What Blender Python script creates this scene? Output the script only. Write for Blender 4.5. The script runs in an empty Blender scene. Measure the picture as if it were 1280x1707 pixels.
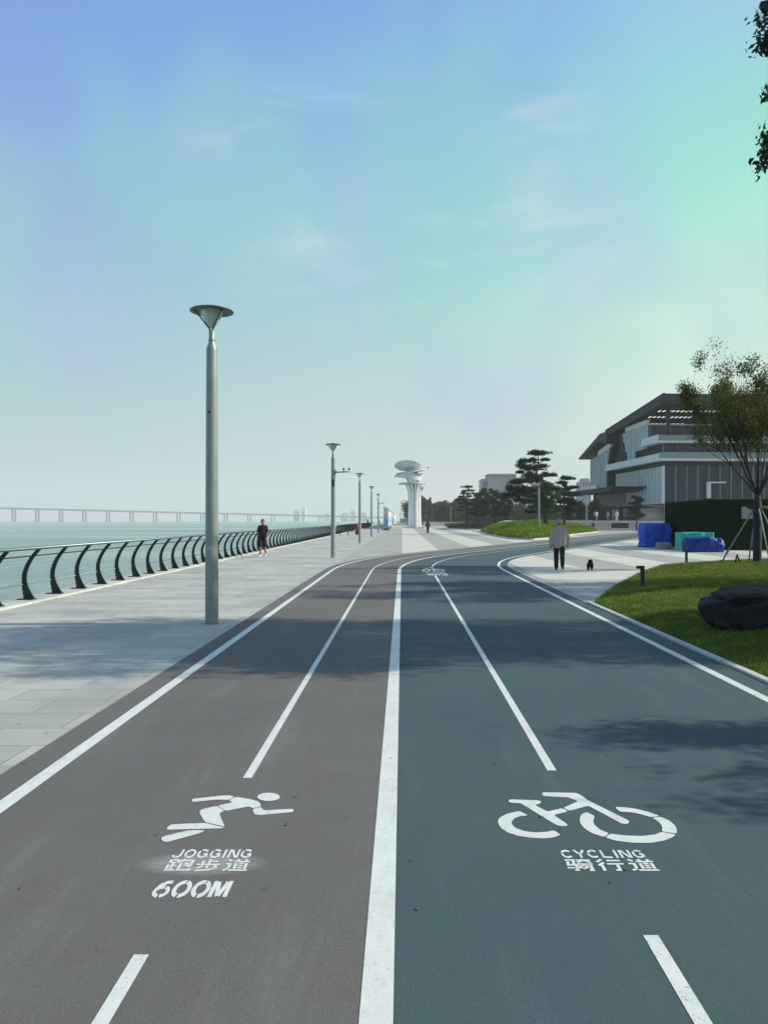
import bpy, bmesh, math, random
import numpy as np
from mathutils import Vector, Matrix, noise as mnoise

R = math.radians
scene = bpy.context.scene
COL = scene.collection

# ---------------------------------------------------------------- camera, light, exposure
CH = 1.65                       # camera height
F = 1233.0                      # focal length in photo pixels (photo 1280 x 1707)
cam_d = bpy.data.cameras.new("camera")
cam = bpy.data.objects.new("camera", cam_d)
COL.objects.link(cam)
cam.location = (0, 0, CH)
cam.rotation_euler = (R(90), 0, 0)
cam_d.sensor_fit = 'VERTICAL'
cam_d.sensor_height = 36
cam_d.sensor_width = 36
cam_d.lens = F / 1707 * 36
cam_d.shift_x = -30 / 1707
cam_d.shift_y = 13.5 / 1707
cam_d.clip_start = 0.05
cam_d.clip_end = 30000
scene.camera = cam

scene.view_settings.view_transform = 'Standard'
scene.view_settings.look = 'None'
scene.view_settings.exposure = 0.0
scene.view_settings.gamma = 1.0
scene.view_settings.use_curve_mapping = False
scene.cycles.volume_bounces = 1

SUN_EL, SUN_AZ = 31.0, 89.0     # azimuth clockwise from +Y (the way the camera looks)
sun_d = bpy.data.lights.new("sun", 'SUN')
sun_d.energy = 5.0
sun_d.angle = R(0.53)
sun_d.color = (1.0, 0.93, 0.80)
sun = bpy.data.objects.new("sun", sun_d)
COL.objects.link(sun)
sdir = Vector((math.sin(R(SUN_AZ)) * math.cos(R(SUN_EL)), math.cos(R(SUN_AZ)) * math.cos(R(SUN_EL)), math.sin(R(SUN_EL))))
sun.rotation_euler = sdir.to_track_quat('Z', 'Y').to_euler()
sun.location = sdir * 50


def s2l(c):
    return tuple(((v / 255) / 12.92 if v / 255 <= .04045 else ((v / 255 + .055) / 1.055) ** 2.4) for v in c)


world = bpy.data.worlds.new("World")
scene.world = world
world.use_nodes = True
NT = world.node_tree
NT.nodes.clear()


def nn(t, ty, **kw):
    n = t.nodes.new(ty)
    for k, v in kw.items():
        setattr(n, k, v)
    return n


def build_world():
    t = NT
    L = t.links.new
    out = nn(t, 'ShaderNodeOutputWorld')
    bg = nn(t, 'ShaderNodeBackground')
    bg.inputs['Strength'].default_value = 0.1
    sky = nn(t, 'ShaderNodeTexSky', sky_type='NISHITA', sun_disc=False)
    sky.sun_elevation = R(SUN_EL)
    sky.sun_rotation = R(SUN_AZ)
    sky.air_density = 1.2
    sky.dust_density = 4.0
    tc = nn(t, 'ShaderNodeTexCoord')
    sep = nn(t, 'ShaderNodeSeparateXYZ')
    L(tc.outputs['Generated'], sep.inputs[0])
    # horizontal bearing: x / hypot(x, y)
    def m(op, a, b=None, c=None):
        n = nn(t, 'ShaderNodeMath', operation=op)
        for i, v in enumerate((a, b, c)):
            if v is None:
                continue
            if isinstance(v, (int, float)):
                n.inputs[i].default_value = v
            else:
                L(v, n.inputs[i])
        return n.outputs[0]
    x, y, z = sep.outputs
    hyp = m('SQRT', m('ADD', m('ADD', m('MULTIPLY', x, x), m('MULTIPLY', y, y)), 1e-5))
    az = m('DIVIDE', x, hyp)
    # slow wandering of the hues
    mp = nn(t, 'ShaderNodeMapping')
    L(tc.outputs['Generated'], mp.inputs[0])
    mp.inputs['Scale'].default_value = (1, 1, 1.3)
    n1 = nn(t, 'ShaderNodeTexNoise')
    n1.inputs['Scale'].default_value = 3.2
    n1.inputs['Detail'].default_value = 2.5
    L(mp.outputs[0], n1.inputs['Vector'])
    zz = m('ADD', z, m('MULTIPLY', m('SUBTRACT', n1.outputs['Fac'], .5), .10))
    azz = m('ADD', az, m('MULTIPLY', m('SUBTRACT', n1.outputs['Fac'], .5), .30))

    def ramp(cols, extra):
        r = nn(t, 'ShaderNodeValToRGB')
        zs = [.022, .15, .278, .393, .492, .575]
        el = r.color_ramp.elements
        el[0].position = 0.0
        el[0].color = (*s2l(cols[5]), 1)
        el[1].position = 1.0
        el[1].color = (*s2l(extra), 1)
        for p, c in zip(zs, cols[::-1]):
            e = el.new(p)
            e.color = (*s2l(c), 1)
        L(zz, r.inputs[0])
        return r.outputs['Color']
    left = ramp([(122, 160, 229), (128, 168, 230), (140, 180, 226), (154, 193, 220), (174, 205, 211), (192, 204, 219)], (60, 96, 165))
    mid = ramp([(126, 170, 231), (136, 185, 229), (149, 200, 224), (162, 216, 215), (190, 216, 219), (212, 219, 222)], (60, 100, 165))
    right = ramp([(150, 200, 235), (154, 219, 228), (162, 235, 220), (196, 242, 224), (232, 245, 231), (240, 243, 230)], (66, 106, 165))

    def sm(a, b, v):
        n = nn(t, 'ShaderNodeMapRange', interpolation_type='SMOOTHSTEP')
        n.inputs['From Min'].default_value = a
        n.inputs['From Max'].default_value = b
        L(v, n.inputs['Value'])
        return n.outputs[0]

    def mix(f, a, b, mode='MIX'):
        n = nn(t, 'ShaderNodeMix', data_type='RGBA', blend_type=mode)
        for s, v in ((n.inputs[0], f), (n.inputs[6], a), (n.inputs[7], b)):
            if isinstance(v, (int, float)):
                s.default_value = v
            elif isinstance(v, tuple):
                s.default_value = (*v, 1)
            else:
                L(v, s)
        return n.outputs[2]
    c = mix(sm(-.50, .02, azz), left, mid)
    c = mix(sm(.0, .42, azz), c, right)
    # hue blotches of thin high haze
    n2 = nn(t, 'ShaderNodeTexNoise')
    n2.inputs['Scale'].default_value = 5.0
    n2.inputs['Detail'].default_value = 1.5
    mp2 = nn(t, 'ShaderNodeMapping')
    mp2.inputs['Location'].default_value = (3.1, .4, 1.9)
    L(tc.outputs['Generated'], mp2.inputs[0])
    L(mp2.outputs[0], n2.inputs['Vector'])
    c = mix(m('MULTIPLY', sm(.46, .66, n2.outputs['Fac']), .30), c, s2l((158, 222, 206)))
    n3 = nn(t, 'ShaderNodeTexNoise')
    n3.inputs['Scale'].default_value = 4.0
    n3.inputs['Detail'].default_value = 1.5
    mp3 = nn(t, 'ShaderNodeMapping')
    mp3.inputs['Location'].default_value = (8.1, 2.4, 5.9)
    L(tc.outputs['Generated'], mp3.inputs[0])
    L(mp3.outputs[0], n3.inputs['Vector'])
    c = mix(m('MULTIPLY', sm(.50, .70, n3.outputs['Fac']), .36), c, s2l((172, 196, 234)))
    # faint feathery cirrus
    mp4 = nn(t, 'ShaderNodeMapping')
    mp4.inputs['Rotation'].default_value = (0, R(-35), R(12))
    mp4.inputs['Scale'].default_value = (2.2, 2, 7.5)
    L(tc.outputs['Generated'], mp4.inputs[0])
    n4 = nn(t, 'ShaderNodeTexNoise')
    n4.inputs['Scale'].default_value = 1.6
    n4.inputs['Detail'].default_value = 7
    n4.inputs['Roughness'].default_value = .6
    n4.inputs['Distortion'].default_value = .6
    L(mp4.outputs[0], n4.inputs['Vector'])
    band = m('MULTIPLY', m('MULTIPLY', sm(.22, .34, z), m('SUBTRACT', 1.0, sm(.44, .54, z))), m('MULTIPLY', sm(-.34, -.12, az), m('SUBTRACT', 1.0, sm(.16, .34, az))))
    c = mix(m('MULTIPLY', m('MULTIPLY', sm(.44, .72, n4.outputs['Fac']), band), .80), c, s2l((214, 230, 240)))
    # toward the sun the air is brighter (beyond the right edge of the photograph)
    c = mix(m('MULTIPLY', sm(.45, 1.0, az), .30), c, (1.0, .98, .90))
    # the sky behind the camera is a deeper tone
    c = mix(m('MULTIPLY', m('SUBTRACT', 1.0, sm(-.75, -.05, y)), .55), c, s2l((78, 112, 160)))
    # physically based sky carries a share of it
    sc = nn(t, 'ShaderNodeVectorMath', operation='SCALE')
    L(c, sc.inputs[0])
    sc.inputs['Scale'].default_value = 10.0
    fin = mix(0.06, sc.outputs[0], sky.outputs[0])
    L(fin, bg.inputs['Color'])
    L(bg.outputs[0], out.inputs[0])


build_world()

# ---------------------------------------------------------------- helpers
rnd = random.Random(7)
rs = np.random.RandomState(11)
MATS = {}


def px(u, v, z=0.0):
    """point of the ground plane (height z) seen at photo pixel (u, v)"""
    Y = F * (CH - z) / (v - 867.0)
    return ((u - 670.0) * Y / F, Y, z)


def mat(name, col, rough=.7, metal=0.0, var=0.0, vscale=4.0, var2=None, bump=0.0, bscale=60.0, spec=.5, trans=0.0, alpha=1.0, stretch=(1, 1, 1), detail=4):
    if name in MATS:
        return MATS[name]
    m = bpy.data.materials.new(name)
    m.use_nodes = True
    t = m.node_tree
    b = t.nodes['Principled BSDF']
    L = t.links.new
    b.inputs['Base Color'].default_value = (*col, 1)
    b.inputs['Roughness'].default_value = rough
    b.inputs['Metallic'].default_value = metal
    b.inputs['Specular IOR Level'].default_value = spec
    if trans:
        b.inputs['Transmission Weight'].default_value = trans
    b.inputs['Alpha'].default_value = alpha
    if var or bump:
        tc = nn(t, 'ShaderNodeTexCoord')
        mp = nn(t, 'ShaderNodeMapping')
        mp.inputs['Scale'].default_value = stretch
        L(tc.outputs['Object'], mp.inputs[0])
    if var:
        n = nn(t, 'ShaderNodeTexNoise')
        n.inputs['Scale'].default_value = vscale
        n.inputs['Detail'].default_value = detail
        n.inputs['Roughness'].default_value = .6
        L(mp.outputs[0], n.inputs['Vector'])
        mr = nn(t, 'ShaderNodeMapRange')
        mr.inputs['From Min'].default_value = .3
        mr.inputs['From Max'].default_value = .7
        L(n.outputs['Fac'], mr.inputs['Value'])
        mx = nn(t, 'ShaderNodeMix', data_type='RGBA')
        c2 = var2 if var2 else tuple(min(1, v * (1 + var)) for v in col)
        c1 = tuple(v * (1 - var) for v in col) if not var2 else col
        mx.inputs[6].default_value = (*c1, 1)
        mx.inputs[7].default_value = (*c2, 1)
        L(mr.outputs[0], mx.inputs[0])
        L(mx.outputs[2], b.inputs['Base Color'])
    if bump:
        n = nn(t, 'ShaderNodeTexNoise')
        n.inputs['Scale'].default_value = bscale
        n.inputs['Detail'].default_value = 3
        L(mp.outputs[0], n.inputs['Vector'])
        bp = nn(t, 'ShaderNodeBump')
        bp.inputs['Strength'].default_value = bump
        bp.inputs['Distance'].default_value = .02
        L(n.outputs['Fac'], bp.inputs['Height'])
        L(bp.outputs[0], b.inputs['Normal'])
    MATS[name] = m
    return m


class MB:
    """collects shapes; build() links them as ONE mesh object"""
    def __init__(self):
        self.v, self.f, self.s, self.mi, self.cur = [], [], [], [], 0

    def add(self, vs, fs, smooth=False):
        o = len(self.v)
        self.v += [tuple(v) for v in vs]
        self.f += [tuple(i + o for i in f) for f in fs]
        self.s += [smooth] * len(fs)
        self.mi += [self.cur] * len(fs)
        return self

    def box(self, x0, x1, y0, y1, z0, z1):
        if x0 > x1: x0, x1 = x1, x0
        if y0 > y1: y0, y1 = y1, y0
        if z0 > z1: z0, z1 = z1, z0
        v = [(x0, y0, z0), (x1, y0, z0), (x1, y1, z0), (x0, y1, z0), (x0, y0, z1), (x1, y0, z1), (x1, y1, z1), (x0, y1, z1)]
        return self.add(v, [(0, 3, 2, 1), (4, 5, 6, 7), (0, 1, 5, 4), (1, 2, 6, 5), (2, 3, 7, 6), (3, 0, 4, 7)])

    def prism(self, pts, axis, a, b):
        """polygon pts (2D) extruded along axis between a and b"""
        n = len(pts)
        def mk(p, w):
            return {'x': (w, p[0], p[1]), 'y': (p[0], w, p[1]), 'z': (p[0], p[1], w)}[axis]
        v = [mk(p, a) for p in pts] + [mk(p, b) for p in pts]
        f = [tuple(range(n))[::-1], tuple(range(n, 2 * n))] + [(i, (i + 1) % n, n + (i + 1) % n, n + i) for i in range(n)]
        return self.add(v, f)

    def tube(self, pts, rad, n=8, smooth=True, caps=True):
        pts = [Vector(p) for p in pts]
        if isinstance(rad, (int, float)):
            rad = [rad] * len(pts)
        v, f = [], []
        ref = None
        for i, p in enumerate(pts):
            d = (pts[min(i + 1, len(pts) - 1)] - pts[max(i - 1, 0)])
            d = d.normalized() if d.length > 1e-9 else Vector((0, 0, 1))
            if ref is None:
                ref = Vector((1, 0, 0)) if abs(d.x) < .9 else Vector((0, 1, 0))
            a = (ref - d * ref.dot(d)).normalized()
            b = d.cross(a)
            ref = a
            for k in range(n):
                t = 2 * math.pi * k / n
                v.append(p + (a * math.cos(t) + b * math.sin(t)) * rad[i])
        for i in range(len(pts) - 1):
            for k in range(n):
                k2 = (k + 1) % n
                f.append((i * n + k, i * n + k2, (i + 1) * n + k2, (i + 1) * n + k))
        self.add(v, f, smooth)
        if caps:
            o = len(self.v) - len(v)
            self.f += [tuple(o + k for k in range(n))[::-1], tuple(o + (len(pts) - 1) * n + k for k in range(n))]
            self.s += [False, False]
            self.mi += [self.cur] * 2
        return self

    def lathe(self, prof, c=(0, 0, 0), n=24, smooth=True):
        v, f = [], []
        for r, z in prof:
            for k in range(n):
                t = 2 * math.pi * k / n
                v.append((c[0] + r * math.cos(t), c[1] + r * math.sin(t), c[2] + z))
        for i in range(len(prof) - 1):
            for k in range(n):
                k2 = (k + 1) % n
                f.append((i * n + k, i * n + k2, (i + 1) * n + k2, (i + 1) * n + k))
        return self.add(v, f, smooth)

    def ell(self, c, r, n=12, m=8, smooth=True):
        v, f = [], []
        for i in range(m + 1):
            ph = math.pi * i / m
            for k in range(n):
                t = 2 * math.pi * k / n
                v.append((c[0] + r[0] * math.sin(ph) * math.cos(t), c[1] + r[1] * math.sin(ph) * math.sin(t), c[2] - r[2] * math.cos(ph)))
        for i in range(m):
            for k in range(n):
                k2 = (k + 1) % n
                f.append((i * n + k, i * n + k2, (i + 1) * n + k2, (i + 1) * n + k))
        return self.add(v, f, smooth)

    def build(self, name, m=None, parent=None, bevel=0.0, clean=True):
        me = bpy.data.meshes.new(name)
        me.from_pydata([tuple(v) for v in self.v], [], self.f)
        me.polygons.foreach_set('use_smooth', self.s)
        me.polygons.foreach_set('material_index', self.mi)
        if clean:
            bm = bmesh.new()
            bm.from_mesh(me)
            bmesh.ops.remove_doubles(bm, verts=bm.verts, dist=1e-5)
            if bevel:
                es = [e for e in bm.edges if len(e.link_faces) == 2 and e.calc_face_angle(0) > .6]
                bmesh.ops.bevel(bm, geom=es, offset=bevel, segments=2, affect='EDGES')
            bmesh.ops.recalc_face_normals(bm, faces=bm.faces)
            bm.to_mesh(me)
            bm.free()
        return link(name, me, m, parent)


def link(name, me, m=None, parent=None):
    o = bpy.data.objects.new(name, me)
    COL.objects.link(o)
    if m:
        for q in (m if isinstance(m, (list, tuple)) else [m]):
            me.materials.append(q)
    if parent:
        o.parent = parent
    return o


def np_mesh(name, V, Fq, m, parent=None, smooth=False):
    """V (n,3), Fq (k,3|4) -> object"""
    me = bpy.data.meshes.new(name)
    V = np.asarray(V, dtype=np.float32)
    Fq = np.asarray(Fq, dtype=np.int32)
    k, w = Fq.shape
    me.vertices.add(len(V))
    me.vertices.foreach_set('co', V.ravel())
    me.loops.add(k * w)
    me.loops.foreach_set('vertex_index', Fq.ravel())
    me.polygons.add(k)
    me.polygons.foreach_set('loop_start', np.arange(k, dtype=np.int32) * w)
    me.polygons.foreach_set('loop_total', np.full(k, w, dtype=np.int32))
    if smooth:
        me.polygons.foreach_set('use_smooth', np.ones(k, dtype=bool))
    me.update(calc_edges=True)
    return link(name, me, m, parent)


def tag(o, label=None, cat=None, group=None, kind=None):
    if label: o['label'] = label
    if cat: o['category'] = cat
    if group: o['group'] = group
    if kind: o['kind'] = kind
    return o


def empty(name, loc=(0, 0, 0), rz=0.0):
    o = bpy.data.objects.new(name, None)
    COL.objects.link(o)
    o.location = loc
    o.rotation_euler = (0, 0, rz)
    o.empty_display_size = .2
    return o


def copy_tree(o, parent=None):
    c = o.copy()
    COL.objects.link(c)
    if parent:
        c.parent = parent
    for ch in list(o.children):
        copy_tree(ch, c)
    return c


# ---------------------------------------------------------------- surface materials
def tex_mat(name):
    m = bpy.data.materials.new(name)
    m.use_nodes = True
    t = m.node_tree
    b = t.nodes['Principled BSDF']
    tc = nn(t, 'ShaderNodeTexCoord')
    return m, t, b, tc


def noise_node(t, vec, scale, detail=3, rough=.55, stretch=None):
    if stretch:
        mp = nn(t, 'ShaderNodeMapping')
        mp.inputs['Scale'].default_value = stretch
        t.links.new(vec, mp.inputs[0])
        vec = mp.outputs[0]
    n = nn(t, 'ShaderNodeTexNoise')
    n.inputs['Scale'].default_value = scale
    n.inputs['Detail'].default_value = detail
    n.inputs['Roughness'].default_value = rough
    t.links.new(vec, n.inputs['Vector'])
    return n.outputs['Fac']


def mrange(t, v, a, b, c=0.0, d=1.0):
    n = nn(t, 'ShaderNodeMapRange')
    for i, q in zip((1, 2, 3, 4), (a, b, c, d)):
        n.inputs[i].default_value = q
    t.links.new(v, n.inputs[0])
    return n.outputs[0]


def mixc(t, f, a, b, mode='MIX'):
    n = nn(t, 'ShaderNodeMix', data_type='RGBA', blend_type=mode)
    for s, v in ((n.inputs[0], f), (n.inputs[6], a), (n.inputs[7], b)):
        if isinstance(v, (int, float)):
            s.default_value = v
        elif isinstance(v, tuple):
            s.default_value = (*v, 1)
        else:
            t.links.new(v, s)
    return n.outputs[2]


def bump(t, b, h, strength, dist=.01):
    n = nn(t, 'ShaderNodeBump')
    n.inputs['Strength'].default_value = strength
    n.inputs['Distance'].default_value = dist
    t.links.new(h, n.inputs['Height'])
    t.links.new(n.outputs[0], b.inputs['Normal'])


def asphalt(name, c1, c2, c3):
    m, t, b, tc = tex_mat(name)
    o = tc.outputs['Object']
    big = mrange(t, noise_node(t, o, .35, 3), .3, .7)
    c = mixc(t, big, c1, c2)
    mid = mrange(t, noise_node(t, o, 2.6, 5, .65), .42, .72)
    c = mixc(t, mid, c, c3)
    fine = mrange(t, noise_node(t, o, 260, 2, .7), .3, .7, .72, 1.28)
    c = mixc(t, 1.0, c, fine, 'MULTIPLY')
    chips = nn(t, 'ShaderNodeTexVoronoi')
    chips.inputs['Scale'].default_value = 95
    t.links.new(o, chips.inputs['Vector'])
    sp = mrange(t, chips.outputs['Distance'], .10, .18, .55, 0)
    spn = mrange(t, noise_node(t, o, 30, 1), .52, .60)
    mu = nn(t, 'ShaderNodeMath', operation='MULTIPLY')
    t.links.new(sp, mu.inputs[0]); t.links.new(spn, mu.inputs[1])
    c = mixc(t, mu.outputs[0], c, tuple(min(1, q * 2.0) for q in c2))
    # old stains
    st = mrange(t, noise_node(t, o, 1.7, 6, .7), .66, .72, 0, .35)
    c = mixc(t, st, c, tuple(q * .55 for q in c1))
    scf = mrange(t, noise_node(t, o, 1.1, 6, .72, (2.2, .28, 1)), .52, .72, 0, .40)
    c = mixc(t, scf, c, tuple(min(1, q * 1.45) for q in c2))
    sp2 = mrange(t, noise_node(t, o, 7.5, 3, .6), .70, .74, 0, .4)
    c = mixc(t, sp2, c, tuple(q * .6 for q in c1))
    t.links.new(c, b.inputs['Base Color'])
    b.inputs['Roughness'].default_value = .88
    b.inputs['Specular IOR Level'].default_value = .3
    bump(t, b, noise_node(t, o, 180, 3, .7), .5, .006)
    return m


M_JOG = asphalt('jogging_asphalt', s2l((101, 100, 98)), s2l((115, 113, 109)), s2l((106, 103, 95)))
M_CYC = asphalt('cycling_asphalt', s2l((66, 82, 96)), s2l((80, 95, 95)), s2l((68, 94, 86)))


def paving(name, c1, c2, mortar, bw, bh, rot=0.0, msize=.006, dirt=.5):
    m, t, b, tc = tex_mat(name)
    mp = nn(t, 'ShaderNodeMapping')
    mp.inputs['Rotation'].default_value = (0, 0, rot)
    t.links.new(tc.outputs['Object'], mp.inputs[0])
    br = nn(t, 'ShaderNodeTexBrick')
    br.offset = .5
    br.inputs['Color1'].default_value = (*c1, 1)
    br.inputs['Color2'].default_value = (*c2, 1)
    br.inputs['Mortar'].default_value = (*mortar, 1)
    br.inputs['Scale'].default_value = 1
    br.inputs['Mortar Size'].default_value = msize
    br.inputs['Mortar Smooth'].default_value = .3
    br.inputs['Brick Width'].default_value = bw
    br.inputs['Row Height'].default_value = bh
    t.links.new(mp.outputs[0], br.inputs['Vector'])
    o = tc.outputs['Object']
    c = br.outputs['Color']
    d = mrange(t, noise_node(t, o, .55, 6, .65), .35, .7, 1.08, 1 - .28 * dirt)
    c = mixc(t, 1.0, c, d, 'MULTIPLY')
    fn = mrange(t, noise_node(t, o, 140, 3, .7), .3, .7, .88, 1.12)
    c = mixc(t, 1.0, c, fn, 'MULTIPLY')
    st = mrange(t, noise_node(t, o, 4.5, 5, .7, (1, .35, 1)), .60, .72, 0, .25 * dirt)
    c = mixc(t, st, c, tuple(q * .5 for q in c1))
    t.links.new(c, b.inputs['Base Color'])
    b.inputs['Roughness'].default_value = .75
    b.inputs['Specular IOR Level'].default_value = .35
    return m


M_PROM = paving('promenade_stone', s2l((194, 194, 184)), s2l((174, 175, 168)), s2l((134, 136, 132)), .9, .45, dirt=1.0)
M_PLAZA = paving('plaza_stone', s2l((174, 174, 163)), s2l((162, 163, 154)), s2l((130, 133, 130)), .9, .45)
M_STRIPE = paving('pale_plaza_stone', s2l((210, 206, 193)), s2l((198, 196, 184)), s2l((165, 165, 158)), .9, .45, dirt=.3)
M_KERB = paving('kerb_stone', s2l((196, 198, 190)), s2l((186, 190, 184)), s2l((110, 112, 110)), 1.0, 4.0, R(90), .008)


def paint_mat(name, under, wear=.5):
    m, t, b, tc = tex_mat(name)
    o = tc.outputs['Object']
    w = mrange(t, noise_node(t, o, 55, 6, .75), .66 - .06 * wear, .74 - .05 * wear)
    g = mrange(t, noise_node(t, o, 5, 5, .7), .35, .7, 1.0, .86)
    c = mixc(t, 1.0, s2l((226, 228, 222)), g, 'MULTIPLY')
    c = mixc(t, mrange(t, noise_node(t, o, 14, 6, .8, (1, .5, 1)), .54, .68, 0, .45), c, s2l((176, 176, 168)))
    c = mixc(t, w, c, under)
    t.links.new(c, b.inputs['Base Color'])
    b.inputs['Roughness'].default_value = .6
    bump(t, b, noise_node(t, o, 180, 3, .7), .3, .004)
    return m


M_PAINT = paint_mat('road_paint', s2l((112, 112, 108)), .7)
M_WORN = paint_mat('worn_road_paint', s2l((112, 112, 108)), 1.3)


def grass_ground(name, c1, c2, c3):
    m, t, b, tc = tex_mat(name)
    o = tc.outputs['Object']
    c = mixc(t, mrange(t, noise_node(t, o, .8, 5), .35, .65), c1, c2)
    c = mixc(t, mrange(t, noise_node(t, o, 3.5, 5, .7), .5, .7), c, c3)
    c = mixc(t, 1.0, c, mrange(t, noise_node(t, o, 60, 3, .8), .3, .7, .6, 1.4), 'MULTIPLY')
    t.links.new(c, b.inputs['Base Color'])
    b.inputs['Roughness'].default_value = .95
    b.inputs['Specular IOR Level'].default_value = .1
    bump(t, b, noise_node(t, o, 90, 4, .8), .9, .03)
    return m


M_SOIL = grass_ground('lawn_soil', s2l((66, 84, 30)), s2l((80, 96, 34)), s2l((104, 104, 58)))


def leaf_mat(name, c1, c2, c3=None, trans=.25, vs=2.0):
    m, t, b, tc = tex_mat(name)
    o = tc.outputs['Object']
    c = mixc(t, mrange(t, noise_node(t, o, vs, 3), .35, .65), c1, c2)
    if c3:
        c = mixc(t, mrange(t, noise_node(t, o, vs * 4.3, 3, .7), .52, .68), c, c3)
    t.links.new(c, b.inputs['Base Color'])
    b.inputs['Roughness'].default_value = .6
    b.inputs['Specular IOR Level'].default_value = .25
    tr = nn(t, 'ShaderNodeBsdfTranslucent')
    t.links.new(c, tr.inputs['Color'])
    ms = nn(t, 'ShaderNodeMixShader')
    ms.inputs[0].default_value = trans
    t.links.new(b.outputs[0], ms.inputs[1])
    t.links.new(tr.outputs[0], ms.inputs[2])
    t.links.new(ms.outputs[0], t.nodes['Material Output'].inputs['Surface'])
    return m


M_BLADE = leaf_mat('grass_blade', s2l((84, 108, 30)), s2l((118, 140, 42)), s2l((168, 162, 88)), .3, .75)
M_COVER = leaf_mat('ground_cover_leaf', s2l((92, 122, 26)), s2l((116, 146, 36)), s2l((146, 162, 48)), .3, .7)
M_COVER_D = leaf_mat('dark_ground_cover_leaf', s2l((54, 78, 26)), s2l((76, 98, 34)), None, .2, .5)
M_NEEDLE = leaf_mat('pine_needle', s2l((34, 50, 38)), s2l((46, 66, 44)), None, .1, .8)
M_NEEDLE2 = leaf_mat('soft_pine_needle', s2l((58, 82, 48)), s2l((78, 102, 56)), None, .15, .6)
M_LEAF = leaf_mat('tree_leaf', s2l((76, 92, 44)), s2l((100, 106, 50)), s2l((128, 112, 54)), .35, .9)
M_LEAF2 = leaf_mat('glossy_tree_leaf', s2l((40, 58, 36)), s2l((52, 74, 42)), None, .2, .9)
M_WOOD = leaf_mat('far_wood_leaf', s2l((62, 78, 48)), s2l((80, 92, 56)), s2l((92, 96, 62)), .1, .08)
M_BARK = mat('bark', s2l((72, 66, 58)), .9, var=.35, vscale=14, bump=.6, bscale=30, stretch=(1, 1, .25))
M_TWIG = mat('twig_bark', s2l((62, 56, 50)), .9, var=.3, vscale=9)


def water_mat():
    m, t, b, tc = tex_mat('river_water')
    o = tc.outputs['Object']
    c = mixc(t, mrange(t, noise_node(t, o, .012, 4, .6, (.35, 1.6, 1)), .40, .62), s2l((128, 150, 146)), s2l((162, 190, 172)))
    t.links.new(c, b.inputs['Base Color'])
    b.inputs['Roughness'].default_value = .22
    b.inputs['IOR'].default_value = 1.33
    h1 = noise_node(t, o, .9, 4, .6, (.55, 1.5, 1))
    h2 = noise_node(t, o, 5.5, 3, .6, (.6, 1.4, 1))
    ad = nn(t, 'ShaderNodeMath', operation='MULTIPLY_ADD')
    t.links.new(h2, ad.inputs[0]); ad.inputs[1].default_value = .25; t.links.new(h1, ad.inputs[2])
    bump(t, b, ad.outputs[0], 1.0, .7)
    return m


M_WATER = water_mat()

# ---------------------------------------------------------------- the ground, water, haze
def sheet(name, pts, z, m, kind='structure'):
    mb = MB()
    mb.add([(p[0], p[1], z) for p in pts], [tuple(range(len(pts)))])
    return tag(mb.build(name, m), kind=kind)


FAR = 2900
sheet('water', [(-FAR, -300), (-7.9, -300), (-7.9, FAR), (-FAR, FAR)], -2.6, M_WATER)
M_SEAWALL = mat('seawall_concrete', s2l((150, 150, 142)), .9, var=.2, vscale=2)
mb = MB()
mb.box(-8.12, -7.95, -60, 700, -4, .02)
tag(mb.build('seawall', M_SEAWALL), 'pale concrete river wall below the promenade railing', 'wall')
M_LAND = mat('land', s2l((128, 134, 118)), .95, var=.2, vscale=.05)
sheet('ground', [(-7.95, -300), (FAR, -300), (FAR, FAR), (-7.95, FAR)], -.06, M_LAND)
sheet('plaza', [(-7.95, -40), (60, -40), (60, 330), (-7.95, 330)], 0.0, M_PLAZA)
sheet('promenade', [(-7.35, -40), (-2.5, -40), (-2.5, 700), (-7.35, 700)], .004, M_PROM)

# railing kerb: a real step
mb = MB()
mb.box(-7.93, -7.22, -30, 500, .0, .055)
tag(mb.build('kerb', M_KERB, bevel=.012), kind='structure')

for k in range(0, 5):
    x = 4.1 * k
    sheet('pavement_stripe', [(x, 16), (x + 2.02, 16), (x + 2.02, 165), (x, 165)], .004, M_STRIPE)
# pale near corner of the small plaza on the right
sheet('pavement', [(3.9, 12), (16, 12), (16, 20.5), (3.9, 20.5)], .006, M_PROM)
sheet('pavement', [(3.9, 20.5), (10.5, 20.5), (10.5, 24.0), (3.9, 24.0)], .007, M_STRIPE)

CX, Y0, RAD, TH = -.085, 24.0, 28.0, R(25.6)


def spine(d, far=92, turn=True):
    """track line at sideways offset d from the centre line"""
    pts = [(CX + d, y) for y in (-6, 0, 3, 6, 9, 12, 15, 18, 21, 24)]
    for i in range(1, 15):
        a = TH * i / 14
        cx, cy = CX + RAD * (1 - math.cos(a)), Y0 + RAD * math.sin(a)
        pts.append((cx + d * math.cos(a), cy - d * math.sin(a)))
    ex, ey = CX + RAD * (1 - math.cos(TH)), Y0 + RAD * math.sin(TH)
    for s in (5, 12, 20, 30, 42, 56):
        pts.append((ex + s * math.sin(TH) + d * math.cos(TH), ey + s * math.cos(TH) - d * math.sin(TH)))
    # then it swings further right
    R2, s0 = 45.0, 56
    bx, by = ex + s0 * math.sin(TH), ey + s0 * math.cos(TH)
    for i in range(1, 10):
        a = TH + R(48) * i / 9
        cx = bx + R2 * (math.cos(TH) - math.cos(a))
        cy = by + R2 * (math.sin(a) - math.sin(TH))
        pts.append((cx + d * math.cos(a), cy - d * math.sin(a)))
    return pts


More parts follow.
